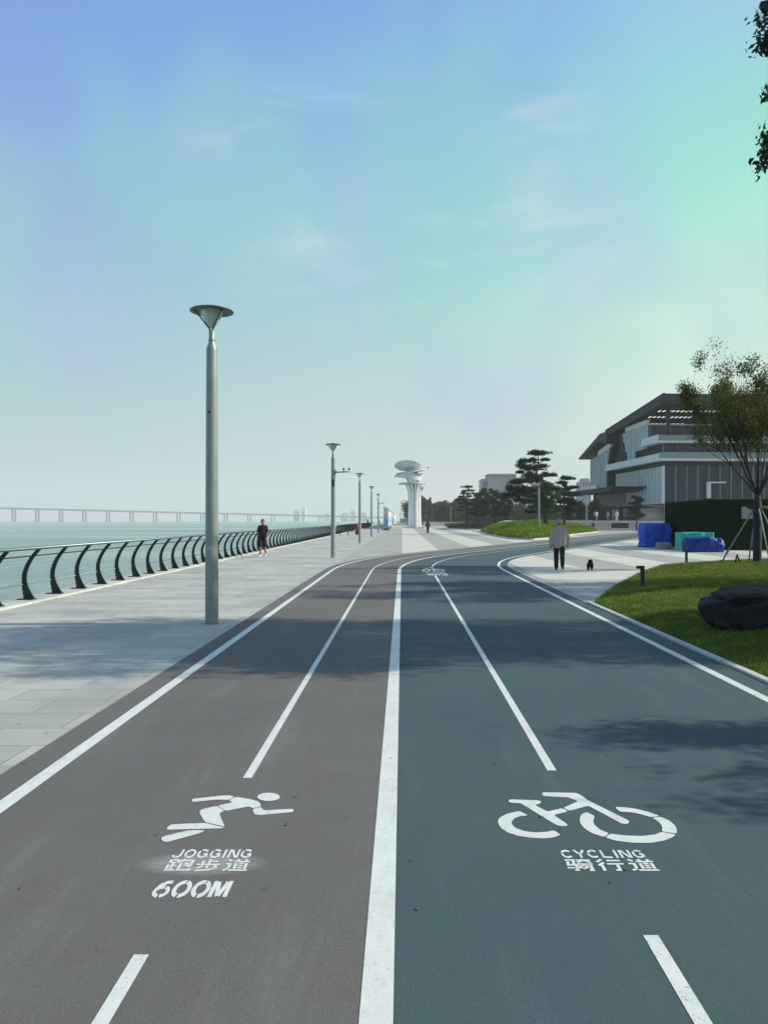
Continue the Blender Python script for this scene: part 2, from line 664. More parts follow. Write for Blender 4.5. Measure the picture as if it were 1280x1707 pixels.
def strip(name, d0, d1, z, m, ymin=None, ymax=None, kind='structure', lift=0.0):
    a, b = spine(d0), spine(d1)
    idx = list(range(len(a)))
    if ymin is not None or ymax is not None:
        def cut(pl):
            out = []
            for i in range(len(pl) - 1):
                (x0, y0), (x1, y1) = pl[i], pl[i + 1]
                lo = -1e9 if ymin is None else ymin
                hi = 1e9 if ymax is None else ymax
                if y1 <= lo or y0 >= hi:
                    continue
                t0 = max(0, (lo - y0) / (y1 - y0)); t1 = min(1, (hi - y0) / (y1 - y0))
                p0 = (x0 + (x1 - x0) * t0, y0 + (y1 - y0) * t0); p1 = (x0 + (x1 - x0) * t1, y0 + (y1 - y0) * t1)
                if not out: out.append(p0)
                out.append(p1)
            return out
        a, b = cut(a), cut(b)
        n = min(len(a), len(b)); a, b = a[:n], b[:n]
    mb = MB()
    n = len(a)
    mb.add([(p[0], p[1], z) for p in a] + [(p[0], p[1], z) for p in b], [(i, n + i, n + i + 1, i + 1) for i in range(n - 1)])
    return tag(mb.build(name, m), kind=kind)


strip('jogging_track', -2.50, 0, .010, M_JOG)
strip('cycling_track', 0, 3.74, .010, M_CYC)
strip('lane_line', -2.26, -2.155, .0118, M_PAINT)
strip('lane_line', -.056, .056, .0118, M_PAINT)
strip('lane_line', 3.37, 3.47, .0118, M_PAINT)
for lo, hi in ((-6, 2.79), (4.70, None)):
    strip('lane_line', -.925, -.868, .0118, M_WORN, lo, hi)
for lo, hi in ((-6, 2.92), (4.84, 21.9), (25.7, None)):
    strip('lane_line', 1.035, 1.095, .0118, M_WORN, lo, hi)
# kerb beside the lawn
mb = MB()
mb.box(3.66, 3.76, -6, 14.7, 0, .035)
tag(mb.build('kerb', M_KERB, bevel=.006), kind='structure')


# haze: one closed box of even air
def haze():
    m = bpy.data.materials.new('haze_air')
    m.use_nodes = True
    t = m.node_tree
    t.nodes.clear()
    out = nn(t, 'ShaderNodeOutputMaterial')
    v = nn(t, 'ShaderNodeVolumePrincipled')
    v.inputs['Color'].default_value = (.985, .99, .975, 1)
    v.inputs['Density'].default_value = .00032
    v.inputs['Anisotropy'].default_value = .0
    t.links.new(v.outputs[0], out.inputs['Volume'])
    mb = MB()
    mb.box(-3000, 3000, -400, 3000, -6, 130)
    tag(mb.build('haze', m), kind='stuff')


haze()

# ---------------------------------------------------------------- painted symbols
def flat(name, polys, m, z=.0118, parent=None, step=.00012):
    mb = MB()
    for i, p in enumerate(polys):
        zz = z + (i % 14) * step
        mb.add([(q[0], q[1], zz) for q in p], [tuple(range(len(p)))])
    o = mb.build(name, m, parent)
    for poly in o.data.polygons:
        if poly.normal.z < 0:
            poly.flip()
    return o


def zoompoly(pts, ox, oy, s):
    return [px(ox + a / s, oy + b / s)[:2] for a, b in pts]


def smooth_poly(pts, it=2):
    for _ in range(it):
        out = []
        n = len(pts)
        for i in range(n):
            a, b = pts[i], pts[(i + 1) % n]
            L = math.hypot(b[0] - a[0], b[1] - a[1])
            if L < 14:
                out.append(((a[0] + b[0]) / 2, (a[1] + b[1]) / 2))
            else:
                k = min(.25, 8 / L)
                out.append((a[0] + (b[0] - a[0]) * k, a[1] + (b[1] - a[1]) * k))
                out.append((a[0] + (b[0] - a[0]) * (1 - k), a[1] + (b[1] - a[1]) * (1 - k)))
        pts = out
    return pts


run = [
    [(452, 212), (456, 207), (640, 186), (690, 185), (720, 193), (676, 215), (640, 211), (590, 213), (460, 226), (452, 221)],
    [(724, 195), (760, 198), (830, 212), (872, 225), (882, 240), (886, 255), (832, 267), (820, 257), (800, 256), (740, 268), (662, 283), (616, 250), (640, 244), (712, 228), (682, 217)],
    [(888, 259), (896, 275), (910, 280), (1080, 270), (1093, 278), (1085, 290), (900, 308), (860, 309), (842, 302), (833, 271)],
    [(612, 251), (657, 284), (632, 292), (624, 302), (640, 340), (660, 383), (535, 355), (500, 296), (500, 285), (515, 274), (560, 262)],
    [(535, 360), (655, 388), (640, 394), (480, 398), (292, 402), (300, 385), (320, 370), (400, 365)],
    [(537, 408), (500, 425), (300, 480), (275, 478), (258, 462), (262, 452), (290, 440), (425, 408), (480, 405)],
]
head = [(933 + 71 * math.cos(a), 195 + 26 * math.sin(a)) for a in [2 * math.pi * i / 32 for i in range(32)]]
polys = [zoompoly(smooth_poly(p, 1), 200, 1280, 3.765) for p in run] + [zoompoly(head, 200, 1280, 3.765)]
sym = flat('running_figure_symbol', polys, M_PAINT)
tag(sym, 'white running figure painted on the grey jogging lane', 'road marking')

bike = [
    [(165, 205), (178, 199), (345, 204), (363, 213), (357, 224), (322, 231), (398, 271), (487, 251), (522, 270), (435, 292), (515, 345), (518, 353), (505, 359), (465, 356), (440, 345), (240, 221), (178, 218)],
    [(365, 163), (375, 156), (570, 160), (600, 175), (640, 205), (880, 325), (884, 335), (870, 346), (840, 344), (640, 236), (530, 267), (492, 249), (580, 210), (520, 186), (380, 179), (367, 172)],
    [(232, 268), (160, 285), (118, 305), (103, 330), (118, 365), (160, 395), (220, 415), (300, 428), (380, 432), (440, 425), (478, 410), (435, 383), (400, 392), (330, 397), (260, 388), (210, 370), (188, 350), (186, 330), (205, 310), (240, 298), (285, 294)],
    [(632, 274), (600, 288), (589, 310), (592, 340), (615, 370), (660, 400), (735, 424), (765, 402), (710, 380), (675, 350), (668, 325), (680, 300)],
    [(742, 427), (800, 445), (900, 458), (1010, 459), (1090, 445), (1140, 425), (1160, 409), (1070, 393), (1040, 408), (960, 418), (860, 415), (770, 404)],
    [(1074, 390), (1163, 404), (1166, 385), (1155, 355), (1120, 325), (1068, 303), (1018, 308), (1060, 335), (1080, 365)],
    [(1063, 298), (1000, 275), (920, 255), (860, 247), (797, 244), (825, 272), (900, 277), (960, 290), (1012, 306)],
]
polys = [zoompoly(smooth_poly(p, 1), 800, 1280, 3.556) for p in bike]
tag(flat('bicycle_symbol', polys, M_PAINT), 'white bicycle outline painted on the near part of the blue cycling lane', 'road marking')
BIKE_M = polys


def stroke(pts, w, closed=False):
    """thick polyline -> list of quads (2D, unit glyph space)"""
    out = []
    n = len(pts)
    for i in range(n - 1):
        a, b = Vector(pts[i]), Vector(pts[i + 1])
        d = (b - a).normalized()
        nrm = Vector((-d.y, d.x)) * w / 2
        e = d * w * .0
        e0 = d * (w * .48 if i > 0 else 0)
        e1 = d * (w * .48 if i < n - 2 else 0)
        out.append([a - e0 + nrm, a - e0 - nrm, b + e1 - nrm, b + e1 + nrm])
    return out


def arc(cx, cy, rx, ry, a0, a1, w, n=8):
    out = []
    for i in range(n):
        t0, t1 = R(a0 + (a1 - a0) * i / n), R(a0 + (a1 - a0) * (i + 1) / n)
        def P(t, k):
            return Vector((cx + (rx + k) * math.cos(t), cy - (ry + k) * math.sin(t)))
        out.append([P(t0, w / 2), P(t0, -w / 2), P(t1, -w / 2), P(t1, w / 2)])
    return out


W = 12.5
G = {
    'dao': [[(8, 4), (24, 20)], [(2, 40), (22, 40), (22, 78)], [(2, 94), (22, 82)], [(26, 93), (100, 93)], [(46, 2), (54, 15)], [(86, 2), (78, 15)], [(34, 22), (99, 22)],
            [(46, 36), (46, 82)], [(88, 36), (88, 82)], [(57, 38), (77, 38)], [(57, 56), (77, 56)], [(57, 74), (77, 74)]],
    'bu': [[(50, 2), (50, 42)], [(57, 20), (86, 20)], [(25, 16), (25, 40)], [(3, 46), (98, 46)], [(50, 54), (50, 78)], [(32, 56), (12, 80)], [(74, 55), (90, 66)], [(92, 70), (62, 90), (8, 98)]],
    'pao': [[(5, 6), (5, 32)], [(38, 6), (38, 32)], [(12, 6), (31, 6)], [(12, 32), (31, 32)], [(22, 40), (22, 84)], [(29, 58), (41, 58)], [(6, 48), (6, 84)], [(1, 94), (42, 90)],
            [(60, 1), (48, 28)], [(62, 14), (96, 14), (94, 62), (84, 62)], [(64, 36), (80, 36), (80, 54), (66, 54)], [(54, 36), (54, 92), (99, 92), (99, 78)]],
    'qi': [[(3, 8), (34, 8), (31, 42)], [(11, 20), (9, 50), (38, 50), (35, 94), (24, 94)], [(1, 74), (28, 74)], [(44, 11), (98, 11)], [(70, 1), (64, 16), (46, 32)], [(76, 16), (97, 32)],
           [(42, 44), (100, 44)], [(49, 56), (49, 80)], [(74, 56), (74, 80)], [(56, 57), (68, 57)], [(56, 79), (68, 79)], [(90, 52), (90, 95), (78, 95)]],
    'xing': [[(26, 2), (4, 26)], [(29, 30), (4, 56)], [(17, 50), (17, 99)], [(42, 14), (94, 14)], [(38, 42), (100, 42)], [(74, 50), (74, 94), (58, 94)]],
}
LAT = {  # stencil capitals on a 100 x 100 box, drawn with gaps
    'J': lambda w: stroke([(85, 0), (85, 62)], w) + arc(50, 62, 35, 30, 0, -88, w) + arc(50, 62, 35, 30, -98, -172, w),
    'O': lambda w: arc(50, 50, 42, 42, 62, 232, w, 12) + arc(50, 50, 42, 42, 245, 412, w, 12),
    'G': lambda w: arc(50, 50, 42, 42, 35, 120, w) + arc(50, 50, 42, 42, 135, 330, w, 12) + stroke([(58, 54), (96, 54)], w) + stroke([(90, 58), (90, 88)], w),
    'I': lambda w: stroke([(50, 0), (50, 100)], w * 1.1),
    'N': lambda w: stroke([(10, 0), (10, 100)], w) + stroke([(24, 4), (76, 96)], w) + stroke([(90, 0), (90, 100)], w),
    'C': lambda w: arc(50, 50, 42, 42, 40, 160, w, 10) + arc(50, 50, 42, 42, 175, 320, w, 10),
    'Y': lambda w: stroke([(6, 0), (44, 50)], w) + stroke([(94, 0), (56, 50)], w) + stroke([(50, 58), (50, 100)], w),
    'L': lambda w: stroke([(14, 0), (14, 100)], w) + stroke([(26, 93), (92, 93)], w),
    '6': lambda w: stroke([(86, 6), (56, 10), (28, 28), (13, 56)], w * .85) + arc(50, 66, 37, 27, 78, 262, w * .85, 12) + arc(50, 66, 37, 27, 278, 426, w * .85, 12),
    '0': lambda w: arc(50, 50, 40, 43, 80, 252, w, 12) + arc(50, 50, 40, 43, 268, 432, w, 12),
    'M': lambda w: stroke([(8, 0), (8, 100)], w) + stroke([(24, 6), (48, 94)], w) + stroke([(78, 6), (54, 94)], w) + stroke([(94, 0), (94, 100)], w),
}


def text(chars, x0, x1, ynear, yfar, fill=.86, w=None, zoff=0):
    """lay glyphs on the ground between x0..x1 (left to right), far edge = top of the letters"""
    polys = []
    n = len(chars)
    adv = [.45 if c == 'I' else 1.0 for c in chars]
    cw = (x1 - x0) / (sum(adv) - 1 + fill)
    for i, c in enumerate(chars):
        xc = x0 + (sum(adv[:i]) - (.27 if c == 'I' else 0)) * cw
        if c in G:
            qs = [q for s in G[c] for q in stroke(s, W)]
        else:
            qs = LAT[c](w or 20)
        for q in qs:
            polys.append([(xc + p[0] / 100 * cw * fill, yfar + (ynear - yfar) * p[1] / 100) for p in q])
    return polys


def line(u0, u1, vtop, vbot):
    yn, yf = px(0, vbot)[1], px(0, vtop)[1]
    ym = (yn + yf) / 2
    return (u0 - 670) * ym / F, (u1 - 670) * ym / F, yn, yf


a = line(288, 420, 1420, 1434)
tag(flat('jogging_lettering', text('JOGGING', *a, fill=.84, w=22), M_PAINT, step=.00004), 'small white stencil word JOGGING above the Chinese characters', 'lettering')
a = line(279, 415, 1436, 1456)
tag(flat('jogging_characters', text(['pao', 'bu', 'dao'], *a, fill=.86), M_PAINT, step=.00004), 'three white Chinese characters under the word JOGGING', 'lettering')
a = line(257, 382, 1473, 1500)
tag(flat('distance_lettering', text('600M', *a, fill=.90, w=25), M_PAINT, step=.00004), 'white stencil lettering 600M below the jogging characters', 'lettering')
a = line(935, 1072, 1421, 1434)
tag(flat('cycling_lettering', text('CYCLING', *a, fill=.84, w=22), M_PAINT, step=.00004), 'small white stencil word CYCLING under the near bicycle outline', 'lettering')
a = line(943, 1092, 1436, 1456)
tag(flat('cycling_characters', text(['qi', 'xing', 'dao'], *a, fill=.86), M_PAINT, step=.00004), 'three white Chinese characters under the word CYCLING', 'lettering')
# farther cycling mark where the lane starts to bend
fx0, fx1 = .66, 1.38
polys = text('CYCLING', fx0 + .1, fx1, 22.6, 23.1, .8, 17) + text(['qi', 'xing', 'dao'], fx0 + .1, fx1, 21.9, 22.5)
bx = [p for q in BIKE_M for p in q]
mnx, mxx = min(p[0] for p in bx), max(p[0] for p in bx)
mny, mxy = min(p[1] for p in bx), max(p[1] for p in bx)
polys += [[(fx0 + (p[0] - mnx) / (mxx - mnx) * (fx1 - fx0), 23.3 + (p[1] - mny) / (mxy - mny) * 2.2) for p in q] for q in BIKE_M]
tag(flat('cycling_mark', polys, M_WORN, step=.00006), 'far white bicycle and characters painted where the cycling lane bends', 'road marking')

# overspray left by the stencils
m, t, b, tc = tex_mat('paint_overspray')
gr = nn(t, 'ShaderNodeTexGradient', gradient_type='SPHERICAL')
t.links.new(tc.outputs['Object'], gr.inputs[0])
ns = mrange(t, noise_node(t, tc.outputs['Object'], 9, 4, .7, (.4, 1.8, 1)), .3, .65)
mu = nn(t, 'ShaderNodeMath', operation='MULTIPLY')
t.links.new(mrange(t, gr.outputs['Fac'], 0, .5, 0, .58), mu.inputs[0]); t.links.new(ns, mu.inputs[1])
b.inputs['Base Color'].default_value = (*s2l((215, 215, 210)), 1)
b.inputs['Roughness'].default_value = .8
t.links.new(mu.outputs[0], b.inputs['Alpha'])
mb = MB()
mb.add([(-1, -1, 0), (1, -1, 0), (1, 1, 0), (-1, 1, 0)], [(0, 1, 2, 3)])
o = mb.build('paint_overspray', m)
o.location = (-.955, 3.53, .0109)
o.scale = (.33, .13, 1)
tag(o, kind='structure')

# ---------------------------------------------------------------- railing
M_RAIL = mat('railing_paint', s2l((22, 38, 40)), .5, .1, var=.25, vscale=8)
M_TUBE = mat('handrail_steel', s2l((96, 112, 114)), .35, .7)
M_CABLE = mat('cable_steel', s2l((120, 134, 136)), .4, .6)
M_BOLT = mat('bolt_steel', s2l((150, 160, 160)), .4, .7)


def rail_prof():
    # (x outward negative, z) outer and inner edge of the curved plate; z from the base plate up
    outer, inner = [], []
    for i in range(15):
        s = i / 14
        z = .02 + 1.0 * s
        xo = -.10 + .40 * (s - .38) ** 2 * (1 if s > .38 else .35) * 2.0
        w = .088 + .13 * max(0, 1 - s / .40) ** 1.6
        outer.append((xo, z)); inner.append((xo + w, z))
    return outer, inner


def rail_line_pts():
    o, i = rail_prof()
    return [((a[0] + b[0]) / 2 - .03, a[1]) for a, b in zip(o, i)]


def make_railing(y0, y1, sp, label):
    x = -7.52
    root = empty('railing', (x, y0, .055))
    outer, inner = rail_prof()
    mbp = MB()
    for i in range(len(outer) - 1):
        q = [outer[i], inner[i], inner[i + 1], outer[i + 1]]
        mbp.add([(p[0], -.019, p[1]) for p in q] + [(p[0], .019, p[1]) for p in q],
                [(0, 1, 2, 3), (7, 6, 5, 4), (1, 5, 6, 2), (3, 7, 4, 0)])
    mbp.box(-.17, .15, -.09, .09, .0, .02)
    bl = mbp
    bl.cur = 1
    cl = rail_line_pts()
    for i in (1, 2, 4, 5, 7, 8, 10):
        bl.tube([(outer[i][0] - .015, 0, outer[i][1]), (outer[i][0] + .05, 0, outer[i][1])], .011, 6)
        bl.box(outer[i][0] + .0, outer[i][0] + .035, -.022, .022, outer[i][1] - .006, outer[i][1] + .006)
    proto = mbp.build('post', [M_RAIL, M_BOLT], root)
    n = int((y1 - y0) / sp) + 1
    ln = (n - 1) * sp
    for k in range(1, n):
        c = copy_tree(proto, root)
        c.location = (0, k * sp, 0)
    top = inner[-1]
    MB().tube([(top[0] - .02, -.6, 1.04), (top[0] - .02, ln + .6, 1.04)], .032, 10).build('handrail', M_TUBE, root)
    MB().tube([(outer[12][0] + .02, -.6, outer[12][1]), (outer[12][0] + .02, ln + .6, outer[12][1])], .014, 8).build('rail', M_RAIL, root)
    MB().tube([(outer[4][0] + .02, -.6, outer[4][1]), (outer[4][0] + .02, ln + .6, outer[4][1])], .013, 8).build('rail', M_TUBE, root)
    for i in (1, 2, 6, 8, 9, 10, 11):
        MB().tube([(outer[i][0] + .02, -.6, outer[i][1]), (outer[i][0] + .02, ln + .6, outer[i][1])], .005, 5).build('cable', M_CABLE, root)
    return tag(root, label, 'railing')


make_railing(10.05, 78.5, 1.2, 'dark curved steel railing along the promenade edge, nearest to the camera')
make_railing(84.0, 190, 1.2, 'farther dark curved railing beyond the gap in the promenade edge')

# ---------------------------------------------------------------- street lamps
M_LAMP = mat('lamp_paint', s2l((142, 152, 148)), .36, .15, var=.10, vscale=3, bump=.05, bscale=60)
M_SHADE = mat('lamp_shade_paint', s2l((92, 98, 98)), .5, .2)
M_GLASS = mat('frosted_glass', s2l((196, 204, 202)), .35, 0, trans=.35, var=.05, vscale=5)
M_CAMERA = mat('security_camera_paint', s2l((70, 78, 82)), .4)
M_STICK = mat('sticker_residue', s2l((200, 206, 204)), .7)
M_DARK = mat('dark_hole', s2l((20, 20, 20)), .8)


def make_lamp():
    r = empty('street_lamp')
    p = MB()
    p.lathe([(0, 0), (.105, 0), (.105, .03), (.104, .05), (.100, 1.5), (.092, 3.2), (.086, 4.34), (.082, 4.38), (.052, 4.47), (.050, 4.50), (.046, 4.52), (.046, 4.66), (.03, 4.68), (0, 4.68)], n=28)
    p.build('pole', M_LAMP, r)
    MB().lathe([(.045, 4.495), (.0535, 4.495), (.0535, 4.51), (.045, 4.51)], n=20).build('collar', M_SHADE, r)
    for a in (R(200), R(320), R(80)):
        c, s = math.cos(a), math.sin(a)
        MB().tube([(.025 * c, .025 * s, 4.62), (.03 * c, .03 * s, 4.68), (.15 * c, .15 * s, 4.83), (.265 * c, .265 * s, 4.968)], [.013, .013, .012, .012], 8).build('strut', M_SHADE, r)
    sh = MB()
    sh.lathe([(.0, 5.03), (.12, 5.025), (.26, 5.0), (.335, 4.975), (.342, 4.968), (.340, 4.962), (.325, 4.962), (.22, 4.975), (.19, 4.98), (0, 4.985)], n=48)
    sh.build('lamp_shade', M_SHADE, r)
    MB().lathe([(.175, 4.978), (.172, 4.95), (.145, 4.87), (.095, 4.78), (.05, 4.72), (.02, 4.70), (0, 4.698)], n=32).build('diffuser', M_GLASS, r)
    return r


LAMP_GROUP = 'street lamps along the promenade'
lp = make_lamp()
lamp_y = [11.76, 32.5, 53.0, 73.6, 94.5]
lamp_labels = ['nearest and tallest-looking grey street lamp beside the jogging track edge',
               'second grey street lamp, with a camera arm, near the end of the first railing',
               'third promenade street lamp, beside the person in red on the bench',
               'fourth promenade street lamp, plain, between the third and the one with a far camera arm',
               'fifth promenade street lamp, with a camera arm, just left of the painted hoarding']
lamps = []
for i, y in enumerate(lamp_y):
    o = lp if i == 0 else copy_tree(lp)
    o.location = (-3.02 - (.0 if i else 0.0), y, 0.0)
    o.rotation_euler.z = R(0 if i == 0 else rnd.uniform(-40, 40))
    tag(o, lamp_labels[i], 'street lamp', LAMP_GROUP)
    lamps.append(o)
# first lamp: hole, sticker residue
mb = MB().tube([(-.02, -.0900, 3.36), (-.02, -.097, 3.36)], .018, 12); mb.build('cable_hole', M_DARK, lamps[0])
mb = MB()
for k in range(6):
    x = -.045 + k * .016
    a = math.asin(max(-1, min(1, x / .1035)))
    mb.box(x, x + .010, -.1045 * math.cos(a), -.099 * math.cos(a), 1.18 + rnd.uniform(-.02, .01), 1.235)
mb.build('sticker_residue', M_STICK, lamps[0])
# camera arms
for l, s in ((lamps[1], 1), (lamps[4], 1)):
    l.rotation_euler.z = 0
    arm = MB()
    arm.tube([(.05, 0, 3.75), (.78, 0, 3.78)], .032, 10)
    arm.box(.08, .13, -.08, .08, 3.66, 3.84)
    arm = arm.build('camera_arm', M_LAMP, l)
    for cx in (.46, .70):
        c = MB()
        c.tube([(cx, 0, 3.80), (cx, 0, 3.86)], .015, 8)
        c.box(cx - .04, cx + .04, -.10, .10, 3.86, 3.93)
        c.tube([(cx, -.10, 3.895), (cx, -.125, 3.895)], .03, 12)
        c.build('security_camera', M_CAMERA, l)
    bx = MB()
    bx.box(-.07, .07, -.155, -.085, 3.12, 3.42)
    bx.build('control_box', M_CAMERA, l)
    MB().lathe([(.088, 3.50), (.098, 3.50), (.098, 3.54), (.088, 3.54)], n=20).build('clamp', M_STICK, l)
# lamps on the islands and by the building
for u, v0, Y, lab in ((898, 888, 74, 'pale street lamp standing in front of the big pine on the green island'),
                      (977, 879, 114, 'pale street lamp by the far right tip of the green island, before the glass building'),
                      (751, 870, 192, 'far small street lamp between the tower and the low pines')):
    o = copy_tree(lp)
    o.location = ((u - 670) * Y / F, Y, max(0, CH - (v0 - 867) * Y / F) if Y < 190 else 0.0)
    for ch in o.children:
        pass
    tag(o, lab, 'street lamp', 'street lamps among the islands')

# ---------------------------------------------------------------- lawn, rock, bollards, right tree
LAWN = [(3.765, -3), (3.765, 14.6), (5.2, 18.2), (7.3, 22.8), (9.3, 26.6), (11.4, 28.2), (16, 29.2), (30, 30), (30, -3)]


def inside(x, y, poly):
    c = np.zeros(x.shape, dtype=bool)
    n = len(poly)
    j = n - 1
    for i in range(n):
        xi, yi = poly[i]; xj, yj = poly[j]
        cond = ((yi > y) != (yj > y)) & (x < (xj - xi) * (y - yi) / (yj - yi + 1e-12) + xi)
        c ^= cond
        j = i
    return c


def dist_poly(x, y, poly):
    d = np.full(x.shape, 1e9)
    n = len(poly)
    for i in range(n):
        x0, y0 = poly[i]; x1, y1 = poly[(i + 1) % n]
        dx, dy = x1 - x0, y1 - y0
        t = np.clip(((x - x0) * dx + (y - y0) * dy) / (dx * dx + dy * dy), 0, 1)
        d = np.minimum(d, np.hypot(x - x0 - t * dx, y - y0 - t * dy))
    return d


def lawn_h(x, y):
    d = dist_poly(x, y, LAWN)
    return .03 + .34 * (1 - np.exp(-d / 2.6)) + .03 * np.sin(x * 1.3 + .5) * np.sin(y * .9) * np.clip(d / 2, 0, 1)


def heightfield(name, poly, hf, step, m, x0, x1, y0, y1):
    xs = np.arange(x0, x1, step); ys = np.arange(y0, y1, step)
    gx, gy = np.meshgrid(xs, ys)
    ins = inside(gx, gy, poly)
    # pull outside points to the border
    h = np.where(ins, hf(gx, gy), -.05)
    keep = ins[:-1, :-1] | ins[1:, :-1] | ins[:-1, 1:] | ins[1:, 1:]
    idx = np.arange(gx.size).reshape(gx.shape)
    Fq = np.stack([idx[:-1, :-1][keep], idx[:-1, 1:][keep], idx[1:, 1:][keep], idx[1:, :-1][keep]], 1)
    # snap outside vertices onto the polygon edge
    fx, fy = gx.ravel().copy(), gy.ravel().copy()
    outm = ~ins.ravel()
    ox, oy = fx[outm], fy[outm]
    best = np.full(ox.shape, 1e9); bx = ox.copy(); by = oy.copy()
    n = len(poly)
    for i in range(n):
        ax, ay = poly[i]; cx, cy = poly[(i + 1) % n]
        dx, dy = cx - ax, cy - ay
        t = np.clip(((ox - ax) * dx + (oy - ay) * dy) / (dx * dx + dy * dy), 0, 1)
        qx, qy = ax + t * dx, ay + t * dy
        d = np.hypot(ox - qx, oy - qy)
        s = d < best
        best[s] = d[s]; bx[s] = qx[s]; by[s] = qy[s]
    fx[outm], fy[outm] = bx, by
    hh = h.ravel().copy()
    hh[outm] = 0.012
    o = np_mesh(name, np.stack([fx, fy, hh], 1), Fq, m, smooth=True)
    return o


tag(heightfield('lawn_ground', LAWN, lawn_h, .2, M_SOIL, 3.6, 30.2, -3, 30.2), kind='structure')


def blades(name, n, poly, hf, xr, yr, L, wd, m, kind='stuff', lean=.5, dens=None):
    x = rs.uniform(*xr, n); y = rs.uniform(*yr, n)
    k = inside(x, y, poly)
    if dens is not None:
        k &= dens(x, y)
    x, y = x[k], y[k]
    z = hf(x, y)
    n = len(x)
    a = rs.uniform(0, 2 * np.pi, n)
    ln = L * rs.uniform(.5, 1.3, n)
    tx, ty = rs.normal(0, lean, n) * ln, rs.normal(0, lean, n) * ln
    w = wd * rs.uniform(.6, 1.3, n)
    dx, dy = np.cos(a) * w, np.sin(a) * w
    V = np.empty((n, 3, 3))
    V[:, 0] = np.stack([x - dx, y - dy, z - .01], 1)
    V[:, 1] = np.stack([x + dx, y + dy, z - .01], 1)
    V[:, 2] = np.stack([x + tx, y + ty, z + ln], 1)
    o = np_mesh(name, V.reshape(-1, 3), np.arange(3 * n).reshape(-1, 3), m)
    return tag(o, kind=kind)


vis = lambda x, y: (x < .52 * y + 1.2)
near = lambda x, y: (x < .52 * y + 1.2) & (rs.uniform(0, 1, x.shape) < np.clip(14.0 / np.maximum(y, 4), .45, 1))
blades('grass', 330000, LAWN, lawn_h, (3.77, 16), (5, 29.5), .055, .0055, M_BLADE, dens=near)

# island mounds of clipped ground cover
def mound(name, poly, top, scale, soil, leafm, nleaf, leaf, label, step=.6):
    hf = lambda x, y: .12 + top * (1 - np.exp(-dist_poly(x, y, poly) / scale)) + .12 * np.sin(x * .9 + y * .23) * np.cos(y * .7) + .07 * np.sin(x * 2.3 + 1) * np.sin(y * 1.9 + x)
    xs = [p[0] for p in poly]; ys = [p[1] for p in poly]
    g = heightfield(name, poly, hf, step, soil, min(xs) - 1, max(xs) + 1, min(ys) - 1, max(ys) + 1)
    tag(g, kind='structure')
    n = nleaf
    x = rs.uniform(min(xs), max(xs), n); y = rs.uniform(min(ys), max(ys), n)
    k = inside(x, y, poly)
    x, y = x[k], y[k]
    z = hf(x, y)
    n = len(x)
    cen = np.stack([x, y, z + rs.uniform(-.02, .30, n) * (.6 + .8 * (np.sin(x * 2.1) * np.sin(y * 1.7) > 0))], 1)
    leaves('ground_cover', cen, leaf, leafm, kind='stuff')
    return hf


def leaves(name, cen, size, m, parent=None, kind=None, aspect=.45, flat_=0.0, jitter=.35):
    n = len(cen)
    d = rs.normal(0, 1, (n, 3)); d /= np.linalg.norm(d, axis=1)[:, None]
    q = rs.normal(0, 1, (n, 3)); q[:, 2] += flat_
    s = np.cross(d, q); s /= np.linalg.norm(s, axis=1)[:, None] + 1e-9
    L = size * (1 + rs.uniform(-jitter, jitter, n))[:, None]
    d = d * L; s = s * L * aspect
    V = np.empty((n, 4, 3))
    V[:, 0] = cen - d * .5
    V[:, 1] = cen + s * .5
    V[:, 2] = cen + d * .5
    V[:, 3] = cen - s * .5
    o = np_mesh(name, V.reshape(-1, 3), np.arange(4 * n).reshape(-1, 4), m, parent)
    if kind:
        tag(o, kind=kind)
    return o


ISLE = [(9.5, 66), (9.6, 81), (11.2, 106), (16, 116), (25, 112), (27.0, 102), (18.6, 81.4), (13.2, 65.6), (10.8, 61.4), (9.9, 62.5)]
isle_h = mound('planting_bed', ISLE, 1.25, 3.2, M_SOIL, M_COVER, 170000, .15, '')
ISLE2 = [(9.5, 150), (13, 225), (60, 235), (70, 160), (46, 150), (30, 138), (18, 134)]
mound('planting_bed', ISLE2, .55, 5, M_SOIL, M_COVER_D, 60000, .35, '', 2.5)
mb = MB()
for i in range(len(ISLE)):
    a, c = ISLE[i], ISLE[(i + 1) % len(ISLE)]
    if a[1] > 107 or c[1] > 107:
        continue
    d = Vector((c[0] - a[0], c[1] - a[1], 0)).normalized(); nrm = Vector((d.y, -d.x, 0)) * .12
    A = [Vector((*a, 0)), Vector((*c, 0)), Vector((*c, 0)) + nrm, Vector((*a, 0)) + nrm]
    cen = Vector((14, 85, 0))
    if (A[2] - cen).length < (A[1] - cen).length:
        A[2] = Vector((*c, 0)) - nrm; A[3] = Vector((*a, 0)) - nrm
    mb.add([(p.x, p.y, 0) for p in A] + [(p.x, p.y, .12) for p in A], [(0, 1, 2, 3), (4, 5, 6, 7), (0, 1, 5, 4), (1, 2, 6, 5), (2, 3, 7, 6), (3, 0, 4, 7)])
tag(mb.build('kerb', M_KERB), kind='structure')
# smooth white stone wedge between the two beds
mb = MB()
prof = [(13.6, .0), (14.2, .55), (15.4, .95), (16.6, 1.4), (17.5, 1.6), (18.2, 1.5), (18.9, 1.0), (19.3, 0)]
mb.prism(prof, 'y', 119, 125)
M_WHITE = mat('white_stone', s2l((218, 218, 210)), .5, var=.05, vscale=1)
mb.build('wedge_bench', M_WHITE)
tag(bpy.data.objects['wedge_bench'], 'smooth white sloping stone wedge behind the bright green island', 'bench')

